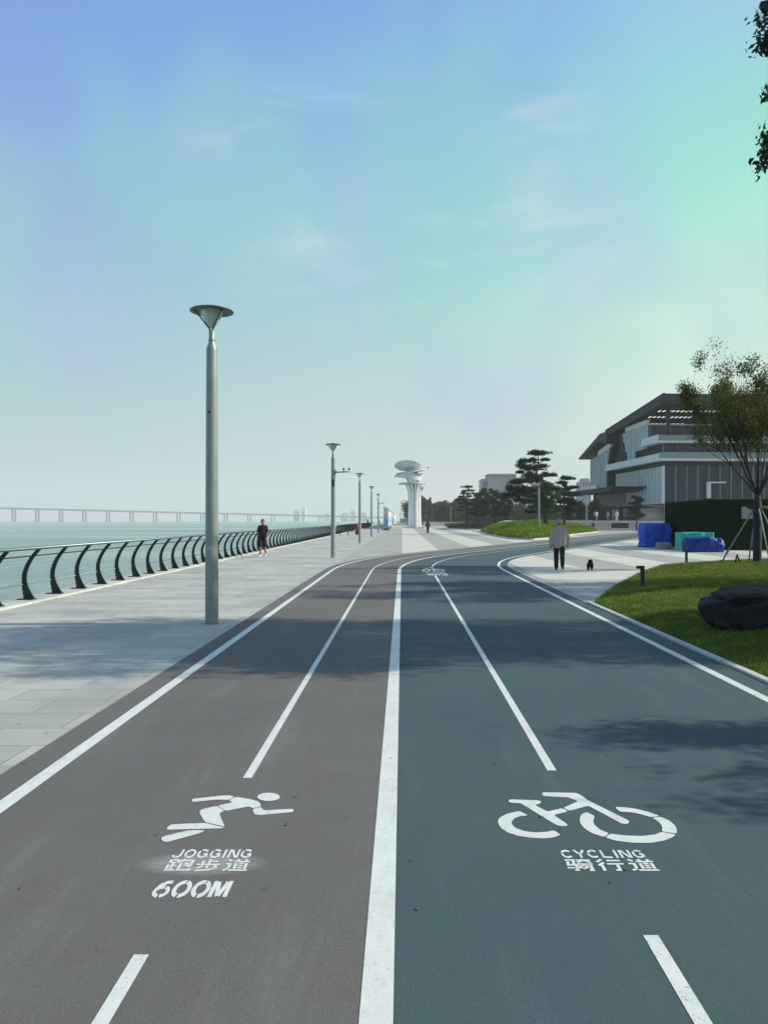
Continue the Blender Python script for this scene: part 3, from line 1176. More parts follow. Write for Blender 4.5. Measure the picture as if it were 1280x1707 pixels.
# rock
def rock():
    bm = bmesh.new()
    bmesh.ops.create_icosphere(bm, subdivisions=5, radius=1)
    for v in bm.verts:
        p = v.co.copy()
        q = Vector((p.x, p.y, p.z))
        # blocky shape
        for i in range(3):
            q[i] = math.copysign(abs(q[i]) ** .55, q[i])
        n = mnoise.noise(p * 1.4 + Vector((3, 1, 7))) * .20 + mnoise.noise(p * 3.7) * .09 + abs(mnoise.noise(p * 8)) * .05 + mnoise.noise(p * 19) * .022 - .05 * max(0, .12 - abs(mnoise.noise(p * 2.6 + Vector((9, 2, 4))))) * 8 * .6
        lay = math.sin(p.z * 11 + mnoise.noise(p * 2) * 4) * .012
        q *= (1 + n + lay)
        v.co = (q.x * 1.25, q.y * .55, q.z * .29)
    me = bpy.data.meshes.new('rock')
    bm.to_mesh(me); bm.free()
    for p in me.polygons: p.use_smooth = True
    m, t, b, tc = tex_mat('dark_rock')
    o = tc.outputs['Object']
    c = mixc(t, mrange(t, noise_node(t, o, 3, 6, .7), .35, .65), s2l((18, 18, 20)), s2l((38, 38, 40)))
    c = mixc(t, mrange(t, noise_node(t, o, 9, 5, .75, (1, 1, 4)), .60, .68), c, s2l((84, 83, 78)))
    t.links.new(c, b.inputs['Base Color'])
    b.inputs['Roughness'].default_value = .85
    bump(t, b, noise_node(t, o, 14, 6, .75), .9, .05)
    o = link('boulder', me, m)
    o.location = (5.62, 10.5, .41)
    o.rotation_euler = (R(3), R(-3), R(-4))
    tag(o, 'large rough black boulder lying on the lawn by the track', 'boulder')


rock()

M_BOLL = mat('bollard_paint', s2l((52, 50, 48)), .6, var=.2, vscale=20)


def bollard(x, y, z, label, hd):
    r = empty('bollard_light', (x, y, z))
    MB().box(-.04, .04, -.04, .04, -.1, .50).build('post', M_BOLL, r, bevel=.006)
    if hd:
        MB().box(-.13, -.042, -.04, .04, .43, .498).build('lamp_head', M_BOLL, r, bevel=.005)
    tag(r, label, 'bollard light', 'low bollard lights on the lawn')
    return r


bollard(5.42, 16.7, .12, 'short dark bollard light with a side head on the lawn corner', True)
bollard(10.75, 28.0, .05, 'plain short dark bollard at the far edge of the lawn, before the blue sheeting', False)


def tree(name, loc, trunk, fork_z, top, spread, nlimb, leafm, nleaf, leafsize, label, seed, trunk_r=.09, leaf_lo=.45, group=None, category='tree', barkm=None, levels=3, lean=(0, 0), clump=1.0):
    """vase-shaped tree: tapered trunk, limbs, twigs, leaves clustered on the twigs"""
    rr = random.Random(seed)
    root = empty(name, loc)
    tk = MB()
    tk.tube([(0, 0, -.1), (.0, 0, .02), (.01, .01, fork_z * .5), (.0, 0, fork_z), (.0, 0, fork_z + .15)], [trunk_r * 1.25, trunk_r * 1.1, trunk_r * .95, trunk_r * 1.0, trunk_r * .8], 12)
    tk.build('trunk', barkm or M_BARK, root)
    br = MB()
    tips = []

    def grow(p, d, ln, r, lev):
        pts = [p]; rad = [r]
        n = 5
        cur = p.copy(); dd = d.copy()
        for i in range(n):
            dd = (dd + Vector((rr.gauss(0, .10), rr.gauss(0, .10), rr.gauss(.06, .06)))).normalized()
            cur = cur + dd * ln / n
            pts.append(cur.copy()); rad.append(max(.003, r * (1 - .62 * (i + 1) / n)))
            if lev < levels and i >= 1:
                for _ in range(2 if lev < 2 else 1 + (rr.random() < .6)):
                    if rr.random() < .78:
                        ax = Vector((rr.gauss(0, 1), rr.gauss(0, 1), rr.gauss(.2, .5))).normalized()
                        nd = (dd * 1.0 + ax * .62).normalized()
                        grow(cur.copy(), nd, ln * rr.uniform(.38, .62), rad[-1] * .62, lev + 1)
        br.tube(pts, rad, 6 if lev < 2 else 4, caps=False)
        if lev >= levels - 1:
            for q in pts[2:]:
                tips.append(q)
        else:
            tips.append(pts[-1])
    H = top - fork_z
    for i in range(nlimb):
        a = 2 * math.pi * i / nlimb + rr.uniform(-.3, .3)
        tilt = rr.uniform(.25, 1.0) * math.atan2(spread, H * .75)
        d = Vector((math.sin(tilt) * math.cos(a) + lean[0], math.sin(tilt) * math.sin(a) + lean[1], math.cos(tilt))).normalized()
        grow(Vector((0, 0, fork_z + rr.uniform(-.05, .25))), d, H * rr.uniform(.70, .9) / max(.75, math.cos(tilt)) * .9, trunk_r * rr.uniform(.42, .6), 1)
    T = np.array([tuple(t_) for t_ in tips])
    sz = (top - fork_z) / max(.1, np.percentile(T[:, 2], 99.5) - fork_z)
    sx = spread / np.percentile(np.hypot(T[:, 0], T[:, 1]), 96)
    def fit(p):
        h_ = max(0, min(1, (p[2] - fork_z) * sz / (top - fork_z)))
        rm = spread * (1.12 if h_ < .5 else 1.12 - (h_ - .5) * 1.15) * (.35 + .65 * min(1, h_ * 2.6 + .1))
        r_ = math.hypot(p[0], p[1]) * sx
        q_ = rm * math.tanh(r_ / rm) / r_ * sx if r_ > 1e-6 else sx
        return (p[0] * q_, p[1] * q_, fork_z + (p[2] - fork_z) * (sz if p[2] > fork_z else 1))
    br.v = [fit(p) for p in br.v]
    T = np.array([fit(p) for p in T])
    T = T[T[:, 2] < top + .12]
    br.build('branches', barkm or M_TWIG, root, clean=False)
    zt = T[:, 2]
    lo = fork_z + H * leaf_lo
    w = np.clip((zt - lo) / (H * .25), 0, 1) + .03
    w /= w.sum()
    keepm = np.array([mnoise.noise(Vector((p[0] * 1.1 + seed, p[1] * 1.1, p[2] * 1.1))) for p in T])
    w = w * np.clip((keepm + .06 + .45 * (1 - clump)) * 6, 0, 1)
    w /= w.sum()
    pick = rs.choice(len(T), nleaf, p=w)
    cen = T[pick] + rs.normal(0, leafsize * 1.35, (nleaf, 3))
    leaves('crown', cen, leafsize, leafm, root)
    tag(root, label, category, group)
    return root


t1 = tree('staked_tree', (11.8, 24.6, .33), None, 2.05, 7.2, 3.0, 13, M_LEAF, 34000, .085, 'young tree with a wrapped trunk and tripod stakes on the lawn at the right', 5, .105, .30)
M_WRAP = mat('trunk_wrap', s2l((28, 46, 52)), .8, var=.2, vscale=12)
MB().lathe([(.135, -.05), (.135, 1.9), (.12, 1.93), (.09, 1.93)], n=16).build('trunk_wrap', M_WRAP, t1)
M_STAKE = mat('stake_pole', s2l((150, 152, 146)), .7, var=.2, vscale=9)
for a, ln in ((R(172), 1.15), (R(268), .95), (R(330), .9), (R(80), 1.0)):
    c, s = math.cos(a), math.sin(a)
    MB().tube([(.1 * c, .1 * s, 1.72), (ln * c, ln * s, -.12)], .026, 8).build('stake', M_STAKE, t1)
mbk = MB()
mbk.tube([(-.35, -.02, 1.74), (.35, -.02, 1.76)], .03, 8)
mbk.tube([(-.2, .16, 1.70), (.25, -.16, 1.70)], .025, 8)
mbk.build('stake_tie', M_BARK, t1)
mbk = MB()
mbk.tube([(-.86, -.25, -.14), (-.76, -.2, .17), (-.64, -.18, -.12)], .035, 8)
mbk.build('stake_foot', M_WRAP, t1)
# leaning dark strut left of the stakes
o = MB().tube([(0, 0, 0), (.26, .02, .52)], .03, 8).tube([(-.1, 0, .06), (.03, 0, 0)], .03, 8).build('stake_stub', M_BOLL)
o.location = (10.75 + .75, 26.6, .15)
tag(o, 'short dark leaning stake stub in front of the blue wrapped bundle', 'stake')

# the two big trees whose shade falls on the track; one hangs into the frame at the top right
g = 'big trees beside the track'
big1 = tree('roadside_tree', (8.9, 10.4, .3), None, 2.0, 9.4, 2.9, 11, M_LEAF2, 27000, .13, 'large leafy tree overhanging the top right corner of the view', 12, .15, .08, group=g)
tree('roadside_tree', (13.6, 10.6, .3), None, 2.2, 9.4, 3.0, 10, M_LEAF2, 19000, .13, 'leafy tree outside the right edge, behind the one overhanging the top right corner', 14, .15, .08, group=g)
tree('roadside_tree', (9.0, 5.2, .3), None, 1.4, 4.0, 1.75, 8, M_LEAF2, 9000, .085, 'small leafy tree just outside the right edge, shading the near cycling lane', 21, .07, .05, group=g)
tree('roadside_tree', (14.2, 17.4, .3), None, 1.9, 8.6, 3.6, 10, M_LEAF2, 27000, .13, 'leafy tree outside the right edge beyond the boulder, shading the middle of the cycling lane', 33, .14, .06, group=g)



def overhang(root, loc, start, droop, name_leaf):
    """a long hanging limb of the big tree with leafy side twigs"""
    rr = random.Random(77)
    L0 = Vector(loc)
    br = MB()
    pts = [Vector(p) - L0 for p in start]
    br.tube(pts, [.05 - .042 * i / (len(pts) - 1) for i in range(len(pts))], 6, caps=False)
    cen = []
    for (z, reach, nl) in droop:
        # where the limb is at that height
        k = min(range(len(pts)), key=lambda i: abs(pts[i].z + L0.z - z))
        p = pts[k]
        for t_ in range(3):
            d = Vector((-reach * rr.uniform(.6, 1.0), rr.uniform(-.35, .25), rr.uniform(-.38, .12)))
            q = [p, p + d * .5 + Vector((0, 0, .05)), p + d]
            br.tube(q, [.012, .008, .004], 4, caps=False)
            for _ in range(nl):
                f = rr.uniform(.2, 1.05)
                c = p + d * f + Vector((rr.gauss(0, .055), rr.gauss(0, .06), rr.gauss(0, .06)))
                cen.append(tuple(c))
        for _ in range(nl):
            cen.append(tuple(p + Vector((rr.uniform(0, .3), rr.gauss(0, .15), rr.gauss(0, .13)))))
    br.build('hanging_limb', M_TWIG, root, clean=False)
    leaves(name_leaf, np.array(cen), .085, M_LEAF2, root, aspect=.5)


overhang(big1, (8.9, 10.4, .3), [(7.6, 9.8, 7.2), (6.4, 9.4, 8.3), (5.5, 9.1, 8.7), (4.95, 9.0, 8.5), (4.72, 9.0, 8.05), (4.66, 9.0, 7.6), (4.70, 9.0, 7.2), (4.64, 9.0, 6.85), (4.60, 9.0, 6.55), (4.55, 9.0, 6.25), (4.52, 9.0, 6.12)],
         [(8.5, .45, 60), (8.05, .38, 70), (7.75, .32, 60), (7.55, .26, 50), (6.9, .28, 34), (6.75, .20, 24), (6.55, .10, 10), (6.38, .20, 34), (6.22, .26, 42), (6.14, .20, 34)], 'hanging_leaves')

# ---------------------------------------------------------------- pines
def pine(base, Y, trunk_px, pads, scl, ox, oy, label, m=M_NEEDLE, dens=1.0, seed=1, depth=.8, group='pines on the islands', needle=.26):
    """trunk and pads are read off as seen from the path, then given depth around the trunk"""
    rr = random.Random(seed)
    X0 = (base - 670) * Y / F
    def W3(a, b, dy=0.0):
        u, v = ox + a / scl, oy + b / scl
        return Vector(((u - 670) * Y / F - X0, dy, CH + (867 - v) * Y / F))
    root = empty('pine_tree', (X0, Y, 0))
    pts = [W3(a, b) for a, b in trunk_px]
    pts[0].z = -.1
    n = len(pts)
    H = pts[-1].z
    MB().tube(pts, [.02 + .022 * H * (1 - .85 * i / (n - 1)) for i in range(n)], 8).build('trunk', M_BARK, root)
    br = MB()
    C, S = [], []
    for (a, b, hw, hh) in pads:
        rx = hw / scl * Y / F
        rz = max(.12, hh / scl * Y / F)
        dy = rr.uniform(-1, 1) * rx * depth
        c = W3(a, b, dy)
        # limb from the trunk
        k = min(range(n), key=lambda i: abs(pts[i].z - (c.z - rx * .3)))
        p = pts[k]
        mid = (p + c) / 2 + Vector((0, 0, -.1))
        br.tube([p, mid, c + Vector((0, 0, -rz * .5))], [.06, .045, .02], 5, caps=False)
        nt = int(150 * dens * max(.6, rx * rx * 1.6) + 50)
        th = rs.uniform(0, 2 * np.pi, nt); q = np.sqrt(rs.uniform(0, 1, nt))
        bumpy = 1 + .45 * np.sin(th * 4 + q * 5 + rr.uniform(0, 6)) * np.sin(q * 7 + rr.uniform(0, 6))
        zz = (rs.uniform(-.7, 1, nt) * np.sqrt(1 - q * q * .85) * bumpy + .5 * rs.normal(0, .5, nt) * (rs.uniform(0, 1, nt) < .2)) * rz * 1.15
        wob = 1 + .32 * np.sin(th * 3 + rr.uniform(0, 6)) + .18 * np.sin(th * 7 + rr.uniform(0, 6)) + .12 * np.sin(th * 13)
        C.append(np.stack([c.x + q * np.cos(th) * rx * wob, c.y + q * np.sin(th) * rx * .85 * wob, c.z + zz - q * q * rz * .3], 1))
    br.build('branches', M_TWIG, root, clean=False)
    C = np.concatenate(C)
    # tufts of needles fanning upward
    K = 6
    nt = len(C)
    cen = np.repeat(C, K, axis=0)
    d = rs.normal(0, 1, (nt * K, 3)); d[:, 2] = np.abs(d[:, 2]) * .8 + .1
    d /= np.linalg.norm(d, axis=1)[:, None]
    s = np.cross(d, rs.normal(0, 1, (nt * K, 3))); s /= np.linalg.norm(s, axis=1)[:, None] + 1e-9
    L = needle * rs.uniform(.6, 1.2, (nt * K, 1))
    V = np.empty((nt * K, 3, 3))
    V[:, 0] = cen - s * .028; V[:, 1] = cen + s * .028; V[:, 2] = cen + d * L
    np_mesh('crown', V.reshape(-1, 3), np.arange(3 * nt * K).reshape(-1, 3), m, root)
    return tag(root, label, 'pine tree', group)


big = [(675, 95, 95, 22), (640, 85, 50, 16), (540, 165, 55, 22), (620, 160, 40, 20), (745, 155, 42, 12), (505, 210, 42, 25), (560, 225, 60, 25), (640, 235, 90, 30), (730, 215, 50, 18), (500, 278, 30, 12),
       (590, 300, 60, 30), (650, 330, 70, 30), (750, 300, 38, 25), (815, 305, 36, 18), (470, 370, 60, 25), (560, 360, 70, 30), (690, 360, 60, 30), (400, 430, 45, 35), (470, 440, 60, 40), (560, 450, 80, 40),
       (390, 500, 38, 30), (450, 500, 55, 30), (650, 440, 60, 50), (490, 545, 50, 20), (580, 560, 70, 30), (650, 540, 60, 40), (590, 500, 70, 30), (600, 660, 55, 20), (660, 610, 60, 26)]
pine(907, 86, [(740, 800), (745, 650), (705, 450), (660, 300), (678, 180), (675, 100)], big, 5.818, 780, 740, 'tallest dark layered pine, in the middle of the bright green island', seed=3, dens=1.3)
soft = [(760, 390, 60, 22), (800, 420, 70, 30), (720, 440, 60, 30), (780, 480, 90, 34), (700, 520, 60, 30), (840, 520, 60, 30), (760, 560, 100, 34), (700, 610, 70, 30), (820, 610, 80, 30), (760, 660, 80, 26), (860, 640, 50, 20), (870, 440, 40, 20)]
pine(911, 80, [(760, 790), (765, 640), (770, 400)], soft, 5.818, 780, 740, 'softer mid green pine directly right of the tallest pine', M_NEEDLE2, 1.3, seed=5)
pd = [(965, 338, 62, 15), (925, 330, 25, 12), (905, 380, 48, 18), (1010, 425, 52, 14), (960, 440, 50, 18), (925, 480, 70, 22), (1045, 485, 42, 18), (1000, 500, 60, 20), (960, 545, 80, 24), (1050, 590, 55, 18), (1010, 570, 60, 20), (890, 560, 50, 24), (900, 620, 60, 22), (1000, 640, 40, 14), (930, 400, 20, 20)]
pine(940, 88, [(930, 780), (935, 640), (925, 500), (940, 420), (930, 340)], pd, 5.818, 780, 740, 'slim dark layered pine at the right end of the bright green island', seed=7, dens=1.2)
pa = [(390, 215, 78, 16), (430, 278, 68, 12), (320, 290, 35, 14), (310, 325, 42, 12), (400, 330, 38, 14), (475, 325, 24, 9), (410, 372, 48, 16), (275, 380, 42, 10), (228, 430, 32, 16), (320, 435, 48, 12), (480, 430, 45, 18), (260, 490, 42, 12), (330, 490, 60, 18), (420, 500, 60, 24), (520, 470, 50, 24), (430, 585, 48, 14), (440, 650, 60, 18), (270, 600, 40, 10), (300, 545, 60, 14)]
pine(778, 140, [(375, 760), (372, 600), (375, 450), (390, 215)], pa, 9.846, 740, 790, 'small layered pine farthest left, beside the dark wood', seed=9, dens=.8, needle=.32)


def bushy_pads(u0, u1, v0, v1, n, seed):
    rr = random.Random(seed)
    out = []
    for i in range(n):
        t_ = (i + .5) / n
        v = v0 + (v1 - v0) * t_
        hw = (u1 - u0) / 2 * (.3 + .7 * math.sin(math.pi * min(.62, .15 + t_ * .7)))
        out.append((((u0 + u1) / 2) + rr.uniform(-1, 1) * hw * .65, v, hw * rr.uniform(.35, .6), 16 + rr.uniform(0, 16)))
    return out


for i, (uc, v0, w, lab) in enumerate(((806, 240, 200, 'bushy grey green pine just right of the small layered pine'), (824, 260, 240, 'wide bushy grey green pine before the pale old office block'),
                                      (842, 330, 180, 'low bushy grey green pine left of the tallest pine'), (795, 330, 150, 'low bushy pine tucked between the layered pine and the wide one'))):
    a = (uc - 740) * 9.846
    pine(uc, 135 + i * 6, [(a, 770), (a + 10, 600), (a - 5, v0 + 60)], bushy_pads(a - w * .6, a + w * .6, v0, 690, 20, 30 + i), 9.846, 740, 790, lab, M_NEEDLE2, .8, seed=40 + i, needle=.34)
# small pines near the glass building
for i, (uc, Y, top, w, lab) in enumerate(((1060, 112, 828, 26, 'small dark pine in front of the glass building'), (967, 128, 838, 20, 'low dark pine left of the far island lamp'), (990, 124, 836, 24, 'dark tree beside the far island lamp, under the canopy'), (948, 122, 842, 24, 'low bushy pine behind the man in the beige jacket'))):
    a = (uc - 900) * 8
    h = (867 - top) * 8
    pine(uc, Y, [(a, 560), (a + 6, 460), (a, 536 - h)], bushy_pads(a - w * 4, a + w * 4, 536 - h, 520, 14, 60 + i), 8, 900, 800, lab, M_NEEDLE, .8, seed=70 + i, group='small trees by the glass building', needle=.3)

# white support posts among the pines
M_POST = mat('support_post', s2l((168, 170, 160)), .8)

# far wood: one mass
def wood():
    n = 60000
    x = rs.uniform(6, 95, n)
    y = rs.uniform(255, 300, n)
    top = 8.2 + .9 * np.sin(x * .33) + .7 * np.sin(x * .9 + 1) + .5 * np.sin(y * .8) + .4 * np.sin(x * 2.1)
    top *= np.where(x < 32, 1.0, .72)
    z = top * rs.uniform(0, 1, n) ** .45
    leaves('woodland', np.stack([x, y, z], 1), 1.0, M_WOOD, kind='stuff', aspect=.7)
    core = MB()
    core.box(7, 94, 262, 298, 0, 5.0)
    # keeps the sky from shining through the lower part of the mass
    tag(core.build('thicket', M_WOOD), kind='stuff')


wood()
for i, (u, top, Y, lab) in enumerate(((703.5, 827, 235, 'left of the two narrow conifers rising behind the white tower'), (708, 830, 238, 'right of the two narrow conifers rising behind the white tower'), (717, 829, 240, 'thin loose tree top rising above the dark wood'))):
    X = (u - 670) * Y / F
    H = CH + (867 - top) * Y / F
    r = empty('conifer', (X, Y, 0))
    MB().tube([(0, 0, -.1), (0, 0, H)], [.2, .03], 6).build('trunk', M_BARK, r)
    n = 2600
    z = rs.uniform(.1, 1, n)
    a = rs.uniform(0, 2 * np.pi, n)
    rad = (1 - z) * 1.3 * rs.uniform(.3, 1, n) + .12
    leaves('crown', np.stack([rad * np.cos(a), rad * np.sin(a), z * H], 1), .45, M_WOOD, r)
    tag(r, lab, 'conifer', 'thin trees above the dark wood')
# dark tree left of the tower
tree('roadside_tree', (1.6, 222, 0), None, 1.4, 6.6, 2.2, 8, M_WOOD, 5000, .4, 'dark rounded tree just left of the white tower', 31, .14, .0, group='trees behind the tower', levels=2)

# ---------------------------------------------------------------- white tower
M_TOWER = mat('tower_white_metal', s2l((244, 246, 244)), .4, .0, var=.06, vscale=1)
M_TOWER_G = mat('tower_grey_metal', s2l((170, 182, 186)), .4, .2)
M_TPANEL = mat('tower_perforated_panel', s2l((226, 232, 232)), .45, .0, var=.12, vscale=3, stretch=(1, 1, 1))


def tower():
    Y = 154.0
    r = empty('observation_tower', ((690.5 - 670) * Y / F, Y, 0))
    k = Y / F
    # five curved fins, each a tapering blade flaring outward at the top
    for i, (a, rad, wide) in enumerate(((R(184), 1.22, .20), (R(222), 1.15, .20), (R(252), 1.1, .17), (R(278), 1.1, .19), (R(300), 1.25, .22), (R(328), 1.35, .20), (R(2), 1.42, .24), (R(60), 1.2, .3), (R(120), 1.1, .3))):
        c, s = math.cos(a), math.sin(a)
        tn = Vector((-s, c, 0))
        v, f = [], []
        n = 14
        for j in range(n + 1):
            t_ = j / n
            z = 9.4 * t_
            rr_ = rad * (1 - .12 * math.sin(math.pi * t_)) + (.75 * max(0, (t_ - .7) / .3) ** 2)
            w = wide * (1 + .25 * max(0, t_ - .7))
            cen = Vector((c * rr_, s * rr_ * .8, z))
            dr = Vector((c, s * .8, 0)) * .17
            for q in (-1, 1):
                for p in (-1, 1):
                    v.append(cen + tn * w * q + dr * p)
        for j in range(n):
            o = j * 4
            for (x, y_) in ((0, 1), (1, 3), (3, 2), (2, 0)):
                f.append((o + x, o + y_, o + 4 + y_, o + 4 + x))
        f += [(0, 1, 3, 2), (n * 4, n * 4 + 1, n * 4 + 3, n * 4 + 2)]
        MB().add(v, f).build('column', M_TOWER, r)
    MB().lathe([(.72, 0), (.72, 11.6)], n=16).build('core', mat('tower_core', s2l((92, 104, 112)), .6), r)
    MB().lathe([(0, 0), (2.2, 0), (2.2, .15), (0, .15)], n=32).build('plinth', M_TOWER_G, r)

    def ring(z, cx, rx, ry, tilt, w, th, name, m, a0=0, a1=360, climb=0.0, tilt_ax=0.0):
        n = 40
        v, f = [], []
        for j in range(n + 1):
            a = R(a0 + (a1 - a0) * j / n)
            for q in (0, 1):
                for p in (0, 1):
                    rr_ = 1 - q * w
                    x = cx + rx * rr_ * math.cos(a); y_ = ry * rr_ * math.sin(a)
                    v.append((x, y_, z + p * th + math.tan(tilt) * (x - cx) + climb * j / n - math.tan(tilt_ax) * y_))
        for j in range(n):
            o = j * 4
            for (x, y_) in ((0, 1), (1, 3), (3, 2), (2, 0)):
                f.append((o + x, o + y_, o + 4 + y_, o + 4 + x))
        return MB().add(v, f).build(name, m, r)
    # lower deck, tilted middle deck, glazed bowl between, upper dish
    ring(9.15, -.9, 2.45, 2.2, R(2), 1.0, .22, 'lower_deck', M_TOWER_G)
    ring(9.36, -.7, 2.3, 2.1, R(2), .45, .10, 'deck_rim', M_TOWER)
    ring(11.35, -.75, 3.35, 2.6, R(14), .42, .22, 'tilted_deck', M_TOWER)
    ring(11.60, -.75, 3.38, 2.62, R(14), .06, .22, 'deck_rim', M_TOWER_G)
    # spiral ramp panels from lower to middle deck
    n = 46
    v, f = [], []
    for j in range(n + 1):
        t_ = j / n
        a = R(20 - 300 * t_)
        rr_ = 1.6 + 1.5 * math.sin(math.pi * min(1, t_ * 1.1)) 
        z = 9.4 + 1.9 * t_
        x, y_ = -.75 + rr_ * math.cos(a), rr_ * .8 * math.sin(a)
        v += [(x, y_, z), (x * 1.04, y_ * 1.04, z + .75), (x * .75 - .1, y_ * .75, z), ]
    for j in range(n):
        f += [(3 * j, 3 * j + 3, 3 * j + 4, 3 * j + 1), (3 * j, 3 * j + 2, 3 * j + 5, 3 * j + 3)]
    MB().add(v, f).build('spiral_ramp', M_TPANEL, r)
    # bowl between decks
    MB().lathe([(.9, 9.5), (1.2, 10.2), (1.9, 10.9), (2.3, 11.3)], c=(-.5, 0, 0), n=28).build('glazed_bowl', M_TPANEL, r)
    # upper dish, tilted toward the viewer
    d = MB().lathe([(0, .0), (.9, .06), (1.8, .28), (2.5, .62), (2.68, .80), (2.70, .86), (2.62, .88), (2.4, .74), (1.7, .40), (0, .14)], n=48)
    d = d.build('dish', M_TPANEL, r)
    d.location = (-1.35, 0, 12.25)
    d.rotation_euler = (R(-19), R(-2), 0)
    rm = MB()
    for i in range(16):
        a = 2 * math.pi * i / 16
        c, s = math.cos(a), math.sin(a)
        rm.tube([(.9 * c, .9 * s, .02), (1.8 * c, 1.8 * s, .24), (2.5 * c, 2.5 * s, .58)], .03, 5, caps=False)
    rm.lathe([(2.66, .78), (2.76, .80), (2.76, .90), (2.66, .92)], n=48)
    rm.build('rim', M_TOWER, d)
    MB().lathe([(.9, 0), (1.25, .55), (1.3, .6), (.9, .6)], c=(-.5, -.3, 11.55), n=28).build('hub', M_TOWER_G, r)
    # small upturned tail on the right of the tilted deck
    MB().prism([(1.6, 11.9), (3.0, 12.35), (3.15, 12.75), (2.4, 12.45), (1.5, 12.3)], 'y', -.5, .5).build('tail_fin', M_TOWER, r)
    MB().ell((1.45, -.4, 8.55), (.5, .5, .75), 14, 8).build('pod', M_TOWER_G, r)
    tag(r, 'tall white sculptural tower of fins carrying tilted discs at the end of the plaza', 'tower')


tower()

# ---------------------------------------------------------------- painted hoarding and far promenade things
def hoarding():
    m, t, b, tc = tex_mat('hoarding_mural')
    o = tc.outputs['Object']
    sep = nn(t, 'ShaderNodeSeparateXYZ')
    t.links.new(o, sep.inputs[0])
    h = mrange(t, sep.outputs[2], 0, 4)
    wob = noise_node(t, o, .35, 3, .5, (1, .5, 1))
    ad = nn(t, 'ShaderNodeMath', operation='MULTIPLY_ADD')
    t.links.new(wob, ad.inputs[0]); ad.inputs[1].default_value = .5; t.links.new(h, ad.inputs[2])
    rp = nn(t, 'ShaderNodeValToRGB')
    t.links.new(ad.outputs[0], rp.inputs[0])
    el = rp.color_ramp.elements
    el[0].position = .30; el[0].color = (*s2l((205, 205, 225)), 1)
    el[1].position = 1.3 / 1.3; el[1].color = (*s2l((225, 205, 205)), 1)
    for p, c in ((.40, (150, 190, 214)), (.62, (118, 172, 214)), (.85, (166, 200, 216)), (.94, (208, 194, 198))):
        e = el.new(p); e.color = (*s2l(c), 1)
    c = mixc(t, mrange(t, noise_node(t, o, 1.1, 4, .7), .52, .62, 0, .75), rp.outputs[0], s2l((236, 232, 236)))
    c = mixc(t, mrange(t, noise_node(t, o, .9, 2, .7, (1, 1.7, 1)), .66, .70, 0, .6), c, s2l((206, 160, 166)))
    t.links.new(c, b.inputs['Base Color'])
    b.inputs['Roughness'].default_value = .5
    r = empty('painted_hoarding', (-3.3, 138, 0))
    MB().box(-.12, .0, 0, 260, .2, 4.0).build('panel', m, r)
    # rounded near end
    MB().box(.003, .75, -.35, -.25, .2, 3.9).build('end_panel', m, r)
    cap = MB()
    for k in range(26):
        cap.box(-.2, .06, k * 10, k * 10 + 5.5, 4.0, 4.12 + .25 * (k % 2))
    cap.build('capping', M_TOWER_G, r)
    tag(r, 'long blue and pink painted hoarding running along the far promenade', 'hoarding')
    p = MB()
    p.box(-2.9, -2.1, 118, 150, .004, .42)
    o = p.build('planter', mat('planter_stone', s2l((92, 98, 96)), .8, var=.2, vscale=2))
    tag(o, 'long low grey planter in front of the painted hoarding', 'planter')
    # far gate structure
    r = empty('far_gate', (0, 330, 0))
    g = MB()
    for x in (-1.0, 1.6, 4.2):
        g.box(x, x + .25, 0, .3, 0, 4.2)
    g.box(-1.2, 4.7, -.1, .5, 4.2, 4.5)
    g.build('frame', M_TOWER_G, r)
    g = MB().box(-.7, 4.3, .1, .2, .2, 2.4)
    g.build('gate_panel', mat('gate_blue', s2l((120, 140, 165)), .6), r)
    tag(r, 'pale blue grey gate frame far off at the end of the hoarding', 'gate')


hoarding()

# benches and low white wall
wb = MB().box(6.4, 19, 224, 225.2, 0, 1.1).build('low_wall', M_WHITE)
tag(wb, 'low white wall in front of the dark wood, right of the tower', 'wall')
r = empty('bench', (-6.1, 82.2, 0))
MB().box(-.95, 1.3, -.25, .25, .38, .45).build('seat', M_BOLL, r, bevel=.01)
for x in (-.8, .1, 1.1):
    MB().box(x - .04, x + .04, -.2, .2, 0, .38).build('leg', M_BOLL, r)
tag(r, 'long dark bench by the gap in the railing', 'bench')

# ---------------------------------------------------------------- bridge and skyline
def bridge():
    M_C = mat('bridge_concrete', s2l((64, 72, 80)), .9)
    r = empty('bridge', (0, 0, 0))
    D0 = 2000.0
    def pt(u):
        Y = D0 + (u - 0) / 600 * 500
        return (u - 670) * Y / F, Y
    def deckz(u):
        Y = pt(u)[1]
        return CH + (867 - (846.5 + u * 14.5 / 590)) * Y / F
    d = MB()
    us = list(range(-260, 680, 20))
    for a, b in zip(us[:-1], us[1:]):
        (x0, y0), (x1, y1) = pt(a), pt(b)
        z0, z1 = deckz(a), deckz(b)
        v = []
        for (x, y, z) in ((x0, y0, z0), (x1, y1, z1)):
            for dy in (0, 24):
                for dz in (0, -3.6):
                    v.append((x, y + dy, z + dz))
        d.add(v, [(0, 1, 5, 4), (2, 3, 7, 6), (0, 2, 6, 4), (1, 3, 7, 5)])
    d.build('deck', M_C, r)
    rl = MB()
    for a, b in zip(us[:-1], us[1:]):
        (x0, y0), (x1, y1) = pt(a), pt(b)
        rl.add([(x0, y0 - .5, deckz(a)), (x1, y1 - .5, deckz(b)), (x1, y1 - .5, deckz(b) + 1.3), (x0, y0 - .5, deckz(a) + 1.3)], [(0, 1, 2, 3)])
    rl.build('parapet', M_C, r)
    for k in range(-7, 17):
        u = 22.5 + k * 39.3
        for du in (-2.4, 2.4):
            x, y = pt(u + du)
            MB().box(x - 1.6, x + 1.6, y + 2, y + 6, -6, deckz(u) - 3.6).build('pier', M_C, r)
    tag(r, 'long low road bridge on paired piers crossing the river in the haze', 'bridge')


